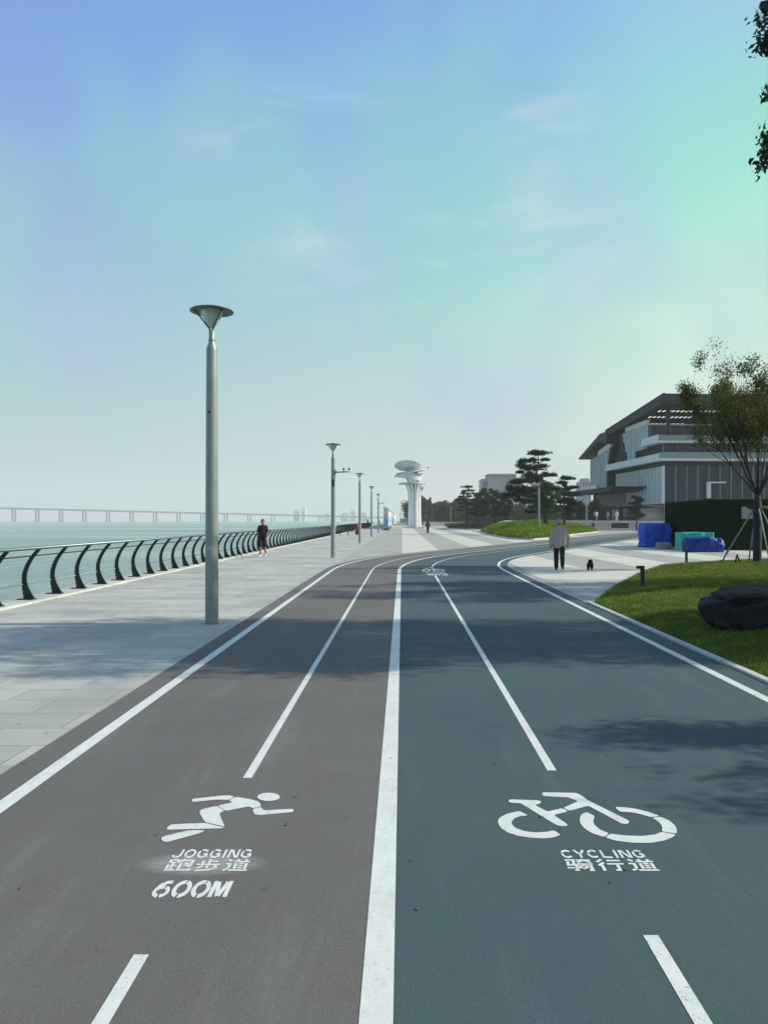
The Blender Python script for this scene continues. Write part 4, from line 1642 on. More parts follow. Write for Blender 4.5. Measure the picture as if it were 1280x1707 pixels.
bridge()
M_FAR = mat('far_building_wall', s2l((196, 204, 210)), .9)
for u, w, top, lab in ((493, 7, 849, 'left of a faint pair of slim towers far beyond the bridge'), (506, 6, 845, 'right of a faint pair of slim towers far beyond the bridge'),
                       (545, 10, 856, 'low faint block in the haze between the slim towers and the cluster'), (588, 9, 850, 'tall faint block of the hazy cluster right of the second lamp'), (574, 12, 855, 'lower faint block of the hazy cluster right of the second lamp'), (606, 12, 854, 'faint block at the right end of the hazy cluster')):
    Y = 2750
    x = (u - 670) * Y / F; ww = w / 2 * Y / F; h = CH + (867 - top) * Y / F
    r = empty('distant_building', (x, Y, 0))
    MB().box(-ww, ww, 0, 40, -4, h * .85).box(-ww * .6, ww * .6, 5, 35, h * .85, h).build('wall', M_FAR, r)
    tag(r, lab, 'building', 'faint buildings on the skyline')

# pale old office block behind the pines
def office():
    Y = 480.0
    k = Y / F
    M_O = mat('office_stone', s2l((172, 174, 176)), .85, var=.08, vscale=.2)
    M_OW = mat('office_window', s2l((84, 94, 104)), .3)
    X = lambda u: (u - 670) * k
    Z = lambda v: CH + (867 - v) * k
    r = empty('office_building', (X(838), Y, 0))
    x = lambda u: X(u) - X(838)
    w = MB()
    w.box(x(813), x(873), 0, 25, 0, Z(797))
    w.box(x(804), x(813) - .003, 2, 22, 0, Z(799))
    w.box(x(815), x(861), 2, 22, Z(797), Z(791))
    w.build('wall', M_O, r)
    c = MB()
    c.box(x(812), x(874), -.8, 25.8, Z(797), Z(796))
    c.box(x(814), x(862), 1.2, 22.8, Z(791), Z(789.5))
    c.box(x(803.4), x(812.5), 1.4, 22.5, Z(799), Z(798))
    c.build('cornice', M_O, r)
    for i in range(10):
        u = 826.5 + i * 3.0
        MB().box(x(u), x(u) + .55, -.45, 0, Z(812), Z(800)).build('pilaster', M_WHITE, r)
        if i < 9:
            MB().box(x(u) + .62, x(u + 3.0) - .1, -.06, .3, Z(812), Z(800)).build('window', M_OW, r)
    for i in range(9):
        for j in range(4):
            u = 815 + i * 6; v = 818 + j * 9
            MB().box(x(u), x(u + 3.6), -.06, .3, Z(v + 5), Z(v)).build('window', M_OW, r)
    for i in range(5):
        MB().box(x(805 + i * 1.7), x(806 + i * 1.7), 1.94, 2.3, Z(812), Z(802)).build('window', M_OW, r)
    for i in range(4):
        u = 856.5 + i * 4
        MB().box(x(u), x(u) + .9, -1.2, -.46, Z(858), Z(838)).build('pilaster', M_WHITE, r)
    for i in range(12):
        MB().box(x(817 + i * 3.7), x(818.8 + i * 3.7), 1.9, 2.3, Z(795.5), Z(792.5)).build('window', M_OW, r)
    tag(r, 'pale grey stone office block with tall window slots rising behind the pines', 'building')
    Y2 = 380
    k2 = Y2 / F
    r = empty('apartment_building', ((977 - 670) * k2, Y2, 0))
    z = lambda v: CH + (867 - v) * k2
    MB().box(-2.4, 2.4, 0, 12, 0, z(802)).box(-1.2, 2.0, 2, 10, z(802), z(797)).build('wall', M_O, r)
    for j in range(6):
        for i in range(3):
            MB().box(-2.0 + i * 1.5, -1.2 + i * 1.5, -.06, .2, z(808 + j * 5), z(806 + j * 5)).build('window', M_OW, r)
    tag(r, 'small pale block showing at the left end of the glass building', 'building')


office()

# ---------------------------------------------------------------- podium wall and glass building
PZ = 1.55
M_POD = mat('podium_stone', s2l((186, 184, 178)), .8, var=.08, vscale=.8)
M_BLACK = mat('black_stone', s2l((22, 28, 28)), .5)
r = empty('podium', (0, 118, 0))
MB().box(27.5, 110, .4, 75, 0, PZ - .35).build('podium_core', M_POD, r)
MB().box(27.2, 110, 0, 75, PZ - .35, PZ).build('podium_top', M_POD, r)
MB().box(30.4, 110, .0, .38, .35, PZ - .36).build('podium_face', M_BLACK, r)
MB().box(27.4, 110, -1.6, .38, 0, .35).build('podium_step', M_POD, r)
tag(r, 'raised stone terrace with a black face under the glass building', 'terrace')


def glyph_row(u0, u1, n, lab):
    Y = 117.9
    r = empty('wall_lettering', ((u0 - 670) * Y / F, Y, .42))
    w = (u1 - u0) * Y / F / n
    g = MB()
    for i in range(n):
        x = i * w
        s = w * .80
        rr = random.Random(90 + i + n)
        g.box(x, x + s, 0, .07, 0, .11)
        g.box(x, x + s, 0, .07, .60, .70)
        g.box(x, x + s * .2, 0, .07, .115, .595)
        g.box(x + s * .8, x + s, 0, .07, .115, .595)
        if rr.random() < .6:
            g.box(x + s * .4, x + s * .58, 0, .07, .115, .595)
        else:
            g.box(x + s * .205, x + s * .795, 0, .07, .30, .42)
    g.build('letters', M_WHITE, r)
    tag(r, lab, 'lettering')


glyph_row(991, 1019, 6, 'left row of white block lettering on the black terrace face')
glyph_row(1048, 1082, 5, 'right row of white block lettering on the black terrace face, above the blue sheeting')


def glass_building():
    M_G = mat('dark_glass', s2l((24, 54, 60)), .08, .0, spec=.4, var=.5, vscale=.5, stretch=(1, 1, .12))
    m, t, b, tc = tex_mat('ribbed_glass')
    o = tc.outputs['Object']
    c = mixc(t, mrange(t, noise_node(t, o, .35, 3), .35, .65), s2l((146, 170, 172)), s2l((178, 196, 194)))
    t.links.new(c, b.inputs['Base Color'])
    b.inputs['Roughness'].default_value = .3
    b.inputs['Metallic'].default_value = .2
    M_R = m
    M_FIN = mat('pale_fin_metal', s2l((222, 228, 226)), .4, .0)
    M_DK = mat('dark_roof_metal', s2l((30, 38, 36)), .7, .0, var=.1, vscale=.5)
    M_PALE = mat('pale_cladding', s2l((216, 220, 218)), .5, .0, var=.06, vscale=.4)
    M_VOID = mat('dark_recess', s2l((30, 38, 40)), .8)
    r = empty('glass_building', (45.8, 130, 0), R(3.26))
    z0 = PZ
    E = 64  # length of the right-hand face (u), seen up to the frame and beyond
    # inner volume: dark core stepping back floor by floor
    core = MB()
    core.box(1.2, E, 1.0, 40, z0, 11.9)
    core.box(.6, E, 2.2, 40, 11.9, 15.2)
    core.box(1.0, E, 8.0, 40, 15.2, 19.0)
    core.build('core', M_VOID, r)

    def glazed_front(name, u0, u1, v, za, zb, pitch, fins=True, mull=.16):
        mm = MB().box(u0, u1, v, v + .15, za, zb)
        mm.cur = 1
        n = int((u1 - u0) / pitch)
        for i in range(n + 1):
            x = u0 + i * pitch
            mm.box(x - mull / 2, x + mull / 2, v - .22, v - .003, za, zb)
        return mm.build(name, [M_G, mat('window_mullion', s2l((136, 152, 154)), .5)], r)

    def ribbed_side(name, pts, u, pitch=1.1, m=None):
        """polygon in (v, z) on the left face at plane u, with vertical fins"""
        vs = [p[0] for p in pts]
        mm = MB().prism(pts, 'x', u, u + .2)
        mm.cur = 1
        v = min(vs) + .1
        n = len(pts)
        while v < max(vs):
            zs = []
            for i in range(n):
                a, c = pts[i], pts[(i + 1) % n]
                if (a[0] - v) * (c[0] - v) < 0:
                    zs.append(a[1] + (c[1] - a[1]) * (v - a[0]) / (c[0] - a[0]))
            if len(zs) >= 2:
                mm.box(u - .22, u - .003, v - .07, v + .07, min(zs), max(zs))
            v += pitch
        return mm.build(name, [m or M_R, M_FIN], r)
    # ---- right face (front)
    glazed_front('ground_floor_glazing', .2, E, 0.0, z0, 11.2, 2.0, mull=.12)
    glazed_front('second_floor_glazing', .5, E, 1.2, 13.2, 15.0, 2.5, mull=.10)
    glazed_front('third_floor_glazing', .4, E, 6.8, 16.4, 19.2, 3.7, mull=.16)
    MB().box(-.1, .2, -.25, .1, 4.6, 11.2).build('corner_fin', M_FIN, r)
    MB().box(7.6, 8.2, -.9, -.3, z0, 8.4).build('column', M_PALE, r)
    MB().box(8.2, 11.0, -.8, -.4, 8.15, 8.4).build('frame_beam', M_FIN, r)
    # slabs and balustrades
    MB().box(-1.2, E, -1.2, 27, 12.0, 12.45).build('floor_slab', M_PALE, r)
    MB().box(-1.2, -1.0, -1.2, 27, 12.453, 13.3).build('parapet', M_PALE, r)
    gb = MB().box(-1.2, E, -1.2, -1.1, 12.453, 13.5).build('balustrade', mat('balustrade_glass', s2l((170, 186, 186)), .2, trans=.4), r)
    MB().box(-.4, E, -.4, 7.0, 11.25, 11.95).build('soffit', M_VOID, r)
    MB().box(-1.2, E, -1.0, 7.5, 15.2, 15.55).build('floor_slab', M_PALE, r)
    MB().box(-1.2, -1.05, -1.0, 6.8, 15.553, 16.6).build('parapet', M_PALE, r)
    MB().box(-1.2, E, -1.0, -.9, 15.553, 16.5).build('balustrade', MATS['balustrade_glass'], r)
    MB().box(.2, E, 6.6, 6.9, 19.2, 19.45).build('rail_beam', M_FIN, r)
    # ---- left face
    ribbed_side('lower_wall', [(0.1, 4.55), (0.1, 11.15), (23.5, 11.15), (23.5, 4.4)], 0.0)
    MB().prism([(0.3, z0), (.3, 4.5), (23.5, 4.35), (23.5, z0)], 'x', 1.0, 1.3).build('ground_glazing', M_G, r)
    ribbed_side('upper_box', [(13.0, 13.4), (13.0, 14.85), (6.7, 14.95), (6.7, 19.2), (20.0, 19.1), (16.4, 13.4)], -.1, 1.2)
    MB().prism([(6.6, 19.25), (6.6, 20.2), (17.7, 20.1), (17.7, 19.2)], 'x', -.3, .3).build('cladding_band', M_PALE, r)
    MB().prism([(16.6, 13.35), (20.2, 19.15), (20.9, 19.15), (17.4, 13.35)], 'x', -.5, .6).build('slanted_fin', M_DK, r)
    MB().box(2.2, 2.5, 17, 30, z0, 19).build('recess_wall', M_VOID, r)
    st = MB()
    for i in range(9):
        st.box(.8, 1.3, 18.6, 20.8 - i * .12, 13.7 + i * .5, 13.85 + i * .5)
    st.build('stair', M_FIN, r)
    MB().box(.2, .5, 20.9, 21.3, 12.5, 20.5).build('column', M_DK, r)
    ribbed_side('left_wing_wall', [(28.2, 8.2), (28.2, 11.8), (26.2, 16.9), (40.8, 15.4), (40.8, 7.9)], -.1, 1.25)
    MB().prism([(26.0, 16.9), (28.05, 11.7), (28.05, 8), (27.2, 8), (27.2, 11.5), (25.2, 17)], 'x', -.6, .6).build('slanted_fin', M_DK, r)
    MB().prism([(26.2, 16.95), (26.2, 18.3), (35, 16.9), (35, 16.05)], 'x', -.25, .3).build('cladding_band', M_PALE, r)
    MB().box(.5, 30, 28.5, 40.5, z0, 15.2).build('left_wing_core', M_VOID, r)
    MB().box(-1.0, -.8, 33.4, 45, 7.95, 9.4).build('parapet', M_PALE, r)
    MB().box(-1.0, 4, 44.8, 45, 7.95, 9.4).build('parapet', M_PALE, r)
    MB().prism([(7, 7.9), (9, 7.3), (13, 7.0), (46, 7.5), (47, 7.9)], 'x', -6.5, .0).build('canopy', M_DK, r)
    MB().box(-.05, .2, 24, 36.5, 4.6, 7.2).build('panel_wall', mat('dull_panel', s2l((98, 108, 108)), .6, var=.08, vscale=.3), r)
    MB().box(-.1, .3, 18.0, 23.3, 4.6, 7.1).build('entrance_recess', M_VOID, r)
    MB().box(-2.5, .2, 14, 40, 4.05, 4.35).build('lower_canopy', M_DK, r)
    MB().box(.6, 1.0, 23.6, 40, z0, 4.0).build('ground_glazing', M_G, r)
    # ---- main roof: thin deck with rows of slots, deep fascia
    def zr(v):
        return 22.4 - .103 * (v + 3)
    va, vb = -3.0, 26.5
    roof = MB()
    rows = [(4.5, 6.0), (9.0, 10.5), (14.5, 16.0), (19.5, 21.0)]
    cuts = [va] + [q for p in rows for q in p] + [vb]
    def slab(u0, u1, v0, v1):
        v = [(u0, v0, zr(v0)), (u1, v0, zr(v0)), (u1, v1, zr(v1)), (u0, v1, zr(v1))]
        v += [(x, y, z + .08) for x, y, z in v]
        roof.add(v, [(0, 3, 2, 1), (4, 5, 6, 7), (0, 1, 5, 4), (1, 2, 6, 5), (2, 3, 7, 6), (3, 0, 4, 7)])
    for i in range(0, len(cuts) - 1):
        if i % 2 == 0:
            slab(-.8, E, cuts[i], cuts[i + 1])
        else:
            slab(-.8, 1.0, cuts[i], cuts[i + 1])
            slab(15, E, cuts[i], cuts[i + 1])
            x = 1.0
            while x < 15:
                slab(x, x + .28, cuts[i], cuts[i + 1])
                x += .85
    # a second run of slots farther right is kept closed except one row
    rf = roof.build('roof', M_DK, r)
    f = MB()
    f.prism([(-3.2, 21.6), (-3.2, 23.35), (-2.8, 23.4), (-2.8, 21.6)], 'x', -.9, E)   # front fascia
    f.build('fascia', M_DK, rf)
    f = MB()
    f.prism([(-3.2, 21.7), (-3.2, 23.45), (26.8, 20.75), (26.8, 19.3)], 'x', -1.3, -.903)  # left verge
    f.build('verge', M_DK, rf)
    f = MB()
    f.prism([(25.2, 17.6), (25.2, 20.2), (29.5, 20.25), (45, 16.2), (44.4, 15.9), (30, 18.6)], 'x', -1.6, 24)
    f.build('left_roof', M_DK, r)
    for u, v in ((1.4, 1.5), (1.4, 14), (20, 1.5), (38, 1.5)):
        MB().box(u, u + .5, v, v + .5, 15.2 if v < 5 else 19.2, zr(v) - .003).build('roof_column', M_DK, r)
    MB().box(9, 12.5, 7.5, 11, 19.5, zr(11) - .003).build('lift_housing', M_DK, r)
    MB().box(16, E, 10, 14, 19.5, zr(14) - .003).build('plant_room', M_DK, r)
    tag(r, 'large modern glass building with dark overhanging roofs and stepped balconies', 'building')


glass_building()

# ---------------------------------------------------------------- green hedge wall, wrapped things
def hedge_wall():
    r = empty('hedge_wall', (16.6, 40.3, 0))
    m = leaf_mat('artificial_hedge', s2l((10, 52, 20)), s2l((18, 68, 26)), s2l((12, 56, 20)), .05, .9)
    base = mat('hedge_backing', s2l((14, 40, 22)), .9, var=.3, vscale=6)
    b = MB()
    b.box(0, 14, 0, .12, 0, 2.78)
    b.prism([(0, .125), (.12, .125), (.40, 7.2), (.28, 7.2)], 'z', 0, 2.76)
    b.build('backing', base, r)
    n = 52000
    x = rs.uniform(0, 9, n); z = rs.uniform(.05, 2.8, n)
    cen = np.stack([x, -.02 + rs.normal(0, .02, n), z], 1)
    n2 = 30000
    y = rs.uniform(0, 7.2, n2); z2 = rs.uniform(.05, 2.78, n2)
    cen2 = np.stack([y * .04 - .02 + rs.normal(0, .02, n2), y, z2], 1)
    leaves('leaf_cover', np.concatenate([cen, cen2]), .09, m, r)
    b = MB().box(0, 14, -.04, .16, 2.783, 2.85)
    b.build('top_rail', mat('hedge_rail', s2l((92, 110, 92)), .7), r)
    tag(r, 'tall dark green artificial hedge screen beside the plaza', 'hedge')
    s = MB().box(0, .75, 0, .03, 0, .66).build('notice_board', mat('notice_board_panel', s2l((128, 142, 140)), .4, var=.1, vscale=3))
    s.location = (18.42, 40.16, 1.72)
    tag(s, 'plain grey notice board fixed to the hedge behind the young tree', 'notice board')


hedge_wall()


def wrapped(name, loc, size, m, label, seed, amp=.06, rz=0.0, cat='wrapped goods', round_=.35):
    """a sheet-covered stack: box softened, sagging and creased"""
    bm = bmesh.new()
    bmesh.ops.create_cube(bm, size=2)
    bmesh.ops.subdivide_edges(bm, edges=bm.edges, cuts=22, use_grid_fill=True)
    off = Vector((seed * 3.1, seed, 0))
    for v in bm.verts:
        p = v.co
        q = Vector([math.copysign(1 - (1 - abs(c)) ** 1.0, c) for c in p])
        l = p.length
        sph = p / l
        q = p.lerp(sph * 1.35, round_ * .5)
        s = Vector((q.x * size[0] / 2, q.y * size[1] / 2, (q.z + 1) * size[2] / 2))
        a = mnoise.noise(s * 2.3 + off) * amp * 1.6 + abs(mnoise.noise(s * 6 + off)) * amp * 1.1 + abs(mnoise.noise(Vector((s.x * 11, s.y * 11, s.z * 3)) + off)) * amp * .7
        d = Vector((sph.x, sph.y, sph.z * .5))
        v.co = s + d * (a - amp * .5)
        flare = max(0, .18 - v.co.z) * .5
        v.co += Vector((sph.x, sph.y, 0)) * flare
        if v.co.z < 0.0:
            v.co.z = 0.0
    me = bpy.data.meshes.new(name)
    bm.to_mesh(me); bm.free()
    for p in me.polygons: p.use_smooth = True
    o = link(name, me, m)
    o.location = loc
    o.rotation_euler.z = rz
    return tag(o, label, cat)


M_BLUE = mat('blue_tarpaulin', s2l((10, 84, 205)), .6, var=.3, vscale=3, bump=.5, bscale=14)
M_TEAL = mat('teal_netting', s2l((46, 178, 150)), .7, var=.15, vscale=5, bump=.3, bscale=40)
M_NAVY = mat('blue_plastic_film', s2l((6, 52, 136)), .34, spec=.25, var=.45, vscale=8, bump=.7, bscale=18)
M_BAG = mat('pale_plastic_bag', s2l((140, 146, 140)), .5, var=.4, vscale=9, bump=.6, bscale=16)
wrapped('covered_stack', (15.55, 45.6, .005), (1.62, 1.3, 1.45), M_BLUE, 'tall blue tarpaulin wrapped stack at the left end of the hedge screen', 1, .07)
wrapped('covered_stack', (15.85, 40.2, .005), (1.75, 1.0, .98), M_TEAL, 'teal covered box between the tall blue stack and the dark blue bundle', 2, .035, round_=.12)
wrapped('covered_stack', (15.6, 38.4, .005), (1.75, .9, .72), M_NAVY, 'low dark blue bundle wrapped in shiny film in front of the teal box', 3, .09, round_=.8)
wrapped('plastic_bag', (15.0, 42.6, .005), (.72, .5, .34), M_BAG, 'crumpled pale plastic bag between the blue stack and the teal box', 4, .08, round_=.9, cat='bag')

# ---------------------------------------------------------------- people and the dog
def blob(name, caps, ells, voxel, m, parent, folds=0.0):
    mb = MB()
    for (a, ra, b, rb) in caps:
        a, b = Vector(a), Vector(b)
        mb.tube([a, b], [ra, rb], 14)
        mb.ell(a, (ra,) * 3, 14, 8)
        mb.ell(b, (rb,) * 3, 14, 8)
    for c, rr_ in ells:
        mb.ell(c, rr_, 18, 12)
    me = bpy.data.meshes.new(name)
    me.from_pydata([tuple(v) for v in mb.v], [], mb.f)
    bm = bmesh.new(); bm.from_mesh(me)
    bmesh.ops.remove_doubles(bm, verts=bm.verts, dist=1e-6)
    bmesh.ops.recalc_face_normals(bm, faces=bm.faces)
    bm.to_mesh(me); bm.free()
    o = bpy.data.objects.new(name, me)
    COL.objects.link(o)
    md = o.modifiers.new('r', 'REMESH')
    md.mode = 'VOXEL'; md.voxel_size = voxel; md.use_smooth_shade = True
    sm = o.modifiers.new('s', 'SMOOTH'); sm.factor = .5; sm.iterations = 2
    dg = bpy.context.evaluated_depsgraph_get()
    dg.update()
    me2 = bpy.data.meshes.new_from_object(o.evaluated_get(dg))
    me2.name = name
    bpy.data.objects.remove(o)
    if folds:
        nv = [v.normal.copy() for v in me2.vertices]
        for v, q in zip(me2.vertices, nv):
            p = v.co
            f_ = mnoise.noise(Vector((p.x * 9, p.y * 9, p.z * 5 + 3))) * .5 + (1 - abs(mnoise.noise(Vector((p.x * 6 + 5, p.y * 6, p.z * 14)))) * 3) * .35
            v.co = p + q * f_ * folds
    for p in me2.polygons: p.use_smooth = True
    return link(name, me2, m, parent)


SKIN = mat('skin', s2l((140, 104, 86)), .6, var=.06, vscale=20)
M_HAIR = mat('black_hair', s2l((24, 22, 22)), .6, var=.3, vscale=60)
M_GHAIR = mat('grey_hair', s2l((150, 150, 144)), .7, var=.3, vscale=60)


def hand(caps, wrist, elbow, side, fine):
    w, e = Vector(wrist), Vector(elbow)
    d = (w - e).normalized()
    palm = w + d * .085
    caps.append((w, .026, palm, .030))
    if not fine:
        caps.append((palm, .026, palm + d * .06, .02))
        return
    fwd = Vector((0, 1, 0)); fwd = (fwd - d * fwd.dot(d)).normalized()
    inn = d.cross(fwd) * 1.0
    if inn.x * side > 0:
        inn = -inn
    for k, ln in enumerate((.072, .082, .078, .060)):
        b0 = palm + fwd * (.030 - .020 * k)
        k1 = b0 + d * ln * .5 + inn * .006
        k2 = k1 + (d * .8 + inn * .55).normalized() * ln * .5
        caps.append((b0, .0095, k1, .0088)); caps.append((k1, .0088, k2, .0075))
    t0 = w + d * .025 + fwd * .022
    t1 = t0 + (d * .7 + fwd * .6 + inn * .15).normalized() * .045
    t2 = t1 + (d * .95 + inn * .2).normalized() * .03
    caps.append((t0, .012, t1, .0105)); caps.append((t1, .0105, t2, .009))


def person(loc, heading, H, label, top='jacket', topm=None, legm=None, shoem=None, hairm=None, stride=.0, arm=(0.0, 0.0), shorts=False, fine=True, voxel=.009, wide=1.0, seated=False, group=None, hat=None, sleeves=True, bag=None):
    r = empty('person', loc, heading)
    s = H / 1.70
    r.scale = (s, s, s)
    hipz = .90
    J = {}
    for sd, nm in ((-1, 'l'), (1, 'r')):
        ph = stride * sd
        J['sh' + nm] = Vector((.165 * sd * wide, -.01, 1.365))
        J['el' + nm] = Vector((.235 * sd * wide, -.03 - .10 * ph + (.04 if arm[0] else 0), 1.11))
        J['wr' + nm] = Vector(((.245 - .02 * arm[0]) * sd * wide, .05 - .22 * ph + .06 * arm[0], .87))
        J['hp' + nm] = Vector((.09 * sd, 0, hipz))
        J['kn' + nm] = Vector((.095 * sd, .04 + .18 * ph, .50))
        lift = .05 * max(0, -ph) * 2
        J['an' + nm] = Vector((.09 * sd, -.02 + .36 * ph - .02, .09 + lift))
        J['to' + nm] = J['an' + nm] + Vector((.02 * sd, .15, -.055 - lift * .5))
        if seated:
            J['kn' + nm] = Vector((.10 * sd, .42, .88)); J['an' + nm] = Vector((.10 * sd, .44, .50)); J['to' + nm] = Vector((.11 * sd, .58, .45))
            J['wr' + nm] = Vector((.14 * sd, .28, .98)); J['el' + nm] = Vector((.23 * sd, .06, 1.10))
    hd = Vector((0, .015, 1.585))
    caps = [((0, 0, .95), .125, (0, .0, 1.12), .115), ((0, 0, 1.12), .115, (0, -.01, 1.30), .125),
            ((0, -.015, 1.36), .06, (0, 0.0, 1.50), .052), ((-.10, -.01, 1.34), .085, (.10, -.01, 1.34), .085), ((-.05, 0, .92), .11, (.05, 0, .92), .11)]
    for nm in 'lr':
        sd = -1 if nm == 'l' else 1
        caps += [(J['sh' + nm], .055, J['el' + nm], .040), (J['el' + nm], .040, J['wr' + nm], .027),
                 (J['hp' + nm], .085, J['kn' + nm], .056), (J['kn' + nm], .056, J['kn' + nm].lerp(J['an' + nm], .35), .056), (J['kn' + nm].lerp(J['an' + nm], .35), .056, J['an' + nm], .036),
                 (J['an' + nm], .036, J['to' + nm], .03)]
        hand(caps, J['wr' + nm], J['el' + nm], sd, fine)
    ells = [(hd, (.078, .097, .115)), (hd + Vector((0, .03, -.055)), (.056, .062, .06))]
    if fine:
        ells += [(hd + Vector((0, .108, -.02)), (.013, .018, .020)), (hd + Vector((-.08, .0, -.012)), (.012, .02, .032)), (hd + Vector((.08, .0, -.012)), (.012, .02, .032)),
                 (hd + Vector((0, .092, -.058)), (.024, .01, .008)), (hd + Vector((0, .085, .022)), (.055, .018, .012))]
    body = blob('body', caps, ells, voxel, SKIN, r)
    if fine:
        eb = MB()
        for sx in (-.031, .031):
            eb.ell(hd + Vector((sx, .086, .003)), (.011, .011, .007), 8, 6)
        eb.build('eyes', M_DARK, body)
    # hair
    hm = hairm or M_HAIR
    hair = MB()
    v, f = [], []
    n, m_ = 24, 12
    for i in range(m_ + 1):
        for k in range(n):
            a = 2 * math.pi * k / n
            back = -math.sin(a)
            lim = 1.25 + .55 * max(0, back) - .12 * max(0, -back)
            ph = lim * i / m_
            jit = 1 + .04 * mnoise.noise(Vector((math.cos(a) * 3, math.sin(a) * 3, ph * 4 + H)))
            v.append((hd.x + .092 * jit * math.sin(ph) * math.cos(a), hd.y - .006 + .111 * jit * math.sin(ph) * math.sin(a), hd.z + .005 + .131 * jit * math.cos(ph)))
    for i in range(m_):
        for k in range(n):
            k2 = (k + 1) % n
            f.append((i * n + k, i * n + k2, (i + 1) * n + k2, (i + 1) * n + k))
    hair.add(v, f, True)
    hair.build('hair', hm, r)
    # clothing
    tm = topm
    g = .022
    if top == 'jacket':
        cc = [((-.09 * wide, -.01, 1.335), .095, (.09 * wide, -.01, 1.335), .095), ((0, -.01, 1.33), .142, (0, 0, .86), .152), ((-.10 * wide, 0, 1.15), .128, (.10 * wide, 0, 1.15), .128), ((-.10 * wide, -.0, .86), .135, (.10 * wide, -.0, .86), .135),
              ((-.10 * wide, -.0, 1.3), .115, (-.10 * wide, 0, .86), .132), ((.10 * wide, -.0, 1.3), .115, (.10 * wide, 0, .86), .132), ((0, -.01, 1.43), .078, (0, -.01, 1.40), .085)]
        for nm in 'lr':
            cc += [(J['sh' + nm] + Vector((-.025 * (1 if nm == 'r' else -1), 0, -.008)), .074, J['el' + nm], .068), (J['el' + nm], .070, J['wr' + nm].lerp(J['el' + nm], .05), .050)]
        blob('jacket', cc, [], .012, tm, r, .014)
    else:
        cc = [((-.09, -.01, 1.335), .088, (.09, -.01, 1.335), .088), ((0, -.01, 1.33), .140, (0, 0, .93), .148), ((-.06, 0, 1.15), .135, (.06, 0, 1.15), .135), ((-.05, -.0, .93), .142, (.05, -.0, .93), .142), ((-.06, 0, 1.3), .12, (-.05, 0, .93), .14), ((.06, 0, 1.3), .12, (.05, 0, .93), .14)]
        for nm in 'lr':
            cc += [(J['sh' + nm] + Vector((-.02 * (1 if nm == 'r' else -1), 0, .0)), .077, J['sh' + nm].lerp(J['el' + nm], .78), .064)]
        blob('shirt', cc, [], .012, tm, r, .010)
    cc = [((-.06, 0, .93), .132, (.06, 0, .93), .132)]
    for nm in 'lr':
        if shorts:
            cc += [(J['hp' + nm], .108, J['kn' + nm] + Vector((0, 0, .02)), .092)]
        else:
            cc += [(J['hp' + nm], .106, J['kn' + nm], .080), (J['kn' + nm], .080, J['an' + nm] + Vector((0, 0, .03)), .068)]
    blob('shorts' if shorts else 'trousers', cc, [], .012, legm, r, .011)
    for nm in 'lr':
        a, t_ = J['an' + nm], J['to' + nm]
        blob('shoe', [(a + Vector((0, -.05, -.045)), .042, t_ + Vector((0, 0, .0)), .036), (a + Vector((0, 0, -.01)), .046, a + Vector((0, .02, -.035)), .046)], [], .010, shoem, r)
    if bag:
        b = wrapped('bag_tmp', (0, 0, 0), (.16, .26, .30), bag, 'x', 9, .02)
        for k_ in ('label', 'category'):
            del b[k_]
        b.name = 'carried_bag'
    if seated:
        for ch in r.children:
            ch.location.z = -.45
    tag(r, label, 'person', group)
    return r


def clothm(n, c, v=.12):
    return mat(n, s2l(c), .85, var=v, vscale=7, bump=.4, bscale=18)


BEIGE = clothm('beige_jacket_cloth', (172, 162, 152))
BLACK = clothm('black_cloth', (22, 24, 28))
BLACK2 = clothm('charcoal_cloth', (32, 32, 36))
WHITE = clothm('white_cloth', (214, 214, 210), .05)
RED = clothm('red_cloth', (190, 50, 56))
OLIVE = clothm('dark_green_cloth', (58, 66, 58))
GREY = clothm('grey_cloth', (120, 124, 126))
BSHOE = mat('black_shoe', s2l((24, 24, 24)), .5)
WSHOE = mat('white_shoe', s2l((210, 212, 210)), .6)

person((5.14, 24.2, .008), R(-10), 1.68, 'man in a loose beige grey jacket and black trousers walking away beside a dog', 'jacket', BEIGE, BLACK, BSHOE, M_GHAIR, stride=-.7, wide=1.14)
person((-6.28, 33.4, .004), R(176), 1.68, 'man in black t-shirt, black shorts and white shoes walking along the railing', 'shirt', BLACK, BLACK, WSHOE, M_HAIR, stride=.35, arm=(1.0, 1.0), shorts=True)
person((3.22, 92.5, .004), R(8), 1.68, 'distant person in dark clothes standing on the plaza beside the tower', 'jacket', OLIVE, BLACK, BSHOE, M_HAIR, stride=.12, fine=False, voxel=.02)
o = person((-4.95, 82.2, 0), R(176), 1.66, 'person in red sitting on the right end of the dark bench', 'jacket', RED, BLACK2, WSHOE, M_HAIR, fine=False, voxel=.02, seated=True)
person((-6.95, 150, .1), R(80), 1.75, 'person in dark clothes leaning near the far railing, between the third and fourth lamps', 'jacket', BLACK2, BLACK, BSHOE, M_HAIR, fine=False, voxel=.02)
person((-5.3, 172, 0), R(60), 1.7, 'person in black standing at the left end of the painted hoarding', 'jacket', BLACK, BLACK2, WSHOE, M_HAIR, fine=False, voxel=.02)
g = 'people on the terrace of the glass building'
Yt = 121.5
person(((1027.5 - 670) * Yt / F, Yt, PZ), R(150), 1.7, 'person all in white on the terrace before the glass building', 'jacket', WHITE, WHITE, WSHOE, M_GHAIR, stride=.3, fine=False, voxel=.02, group=g)
person(((1012.5 - 670) * Yt / F, Yt, PZ), R(30), 1.6, 'person in grey on the terrace left of the one in white', 'jacket', GREY, GREY, BSHOE, M_HAIR, stride=.2, fine=False, voxel=.02, group=g)
person(((996.5 - 670) * Yt / F, Yt + 1, PZ), R(200), 1.65, 'person in pale top at the left end of the terrace, right-hand one of a pair', 'shirt', WHITE, GREY, BSHOE, M_HAIR, stride=.1, fine=False, voxel=.02, group=g)
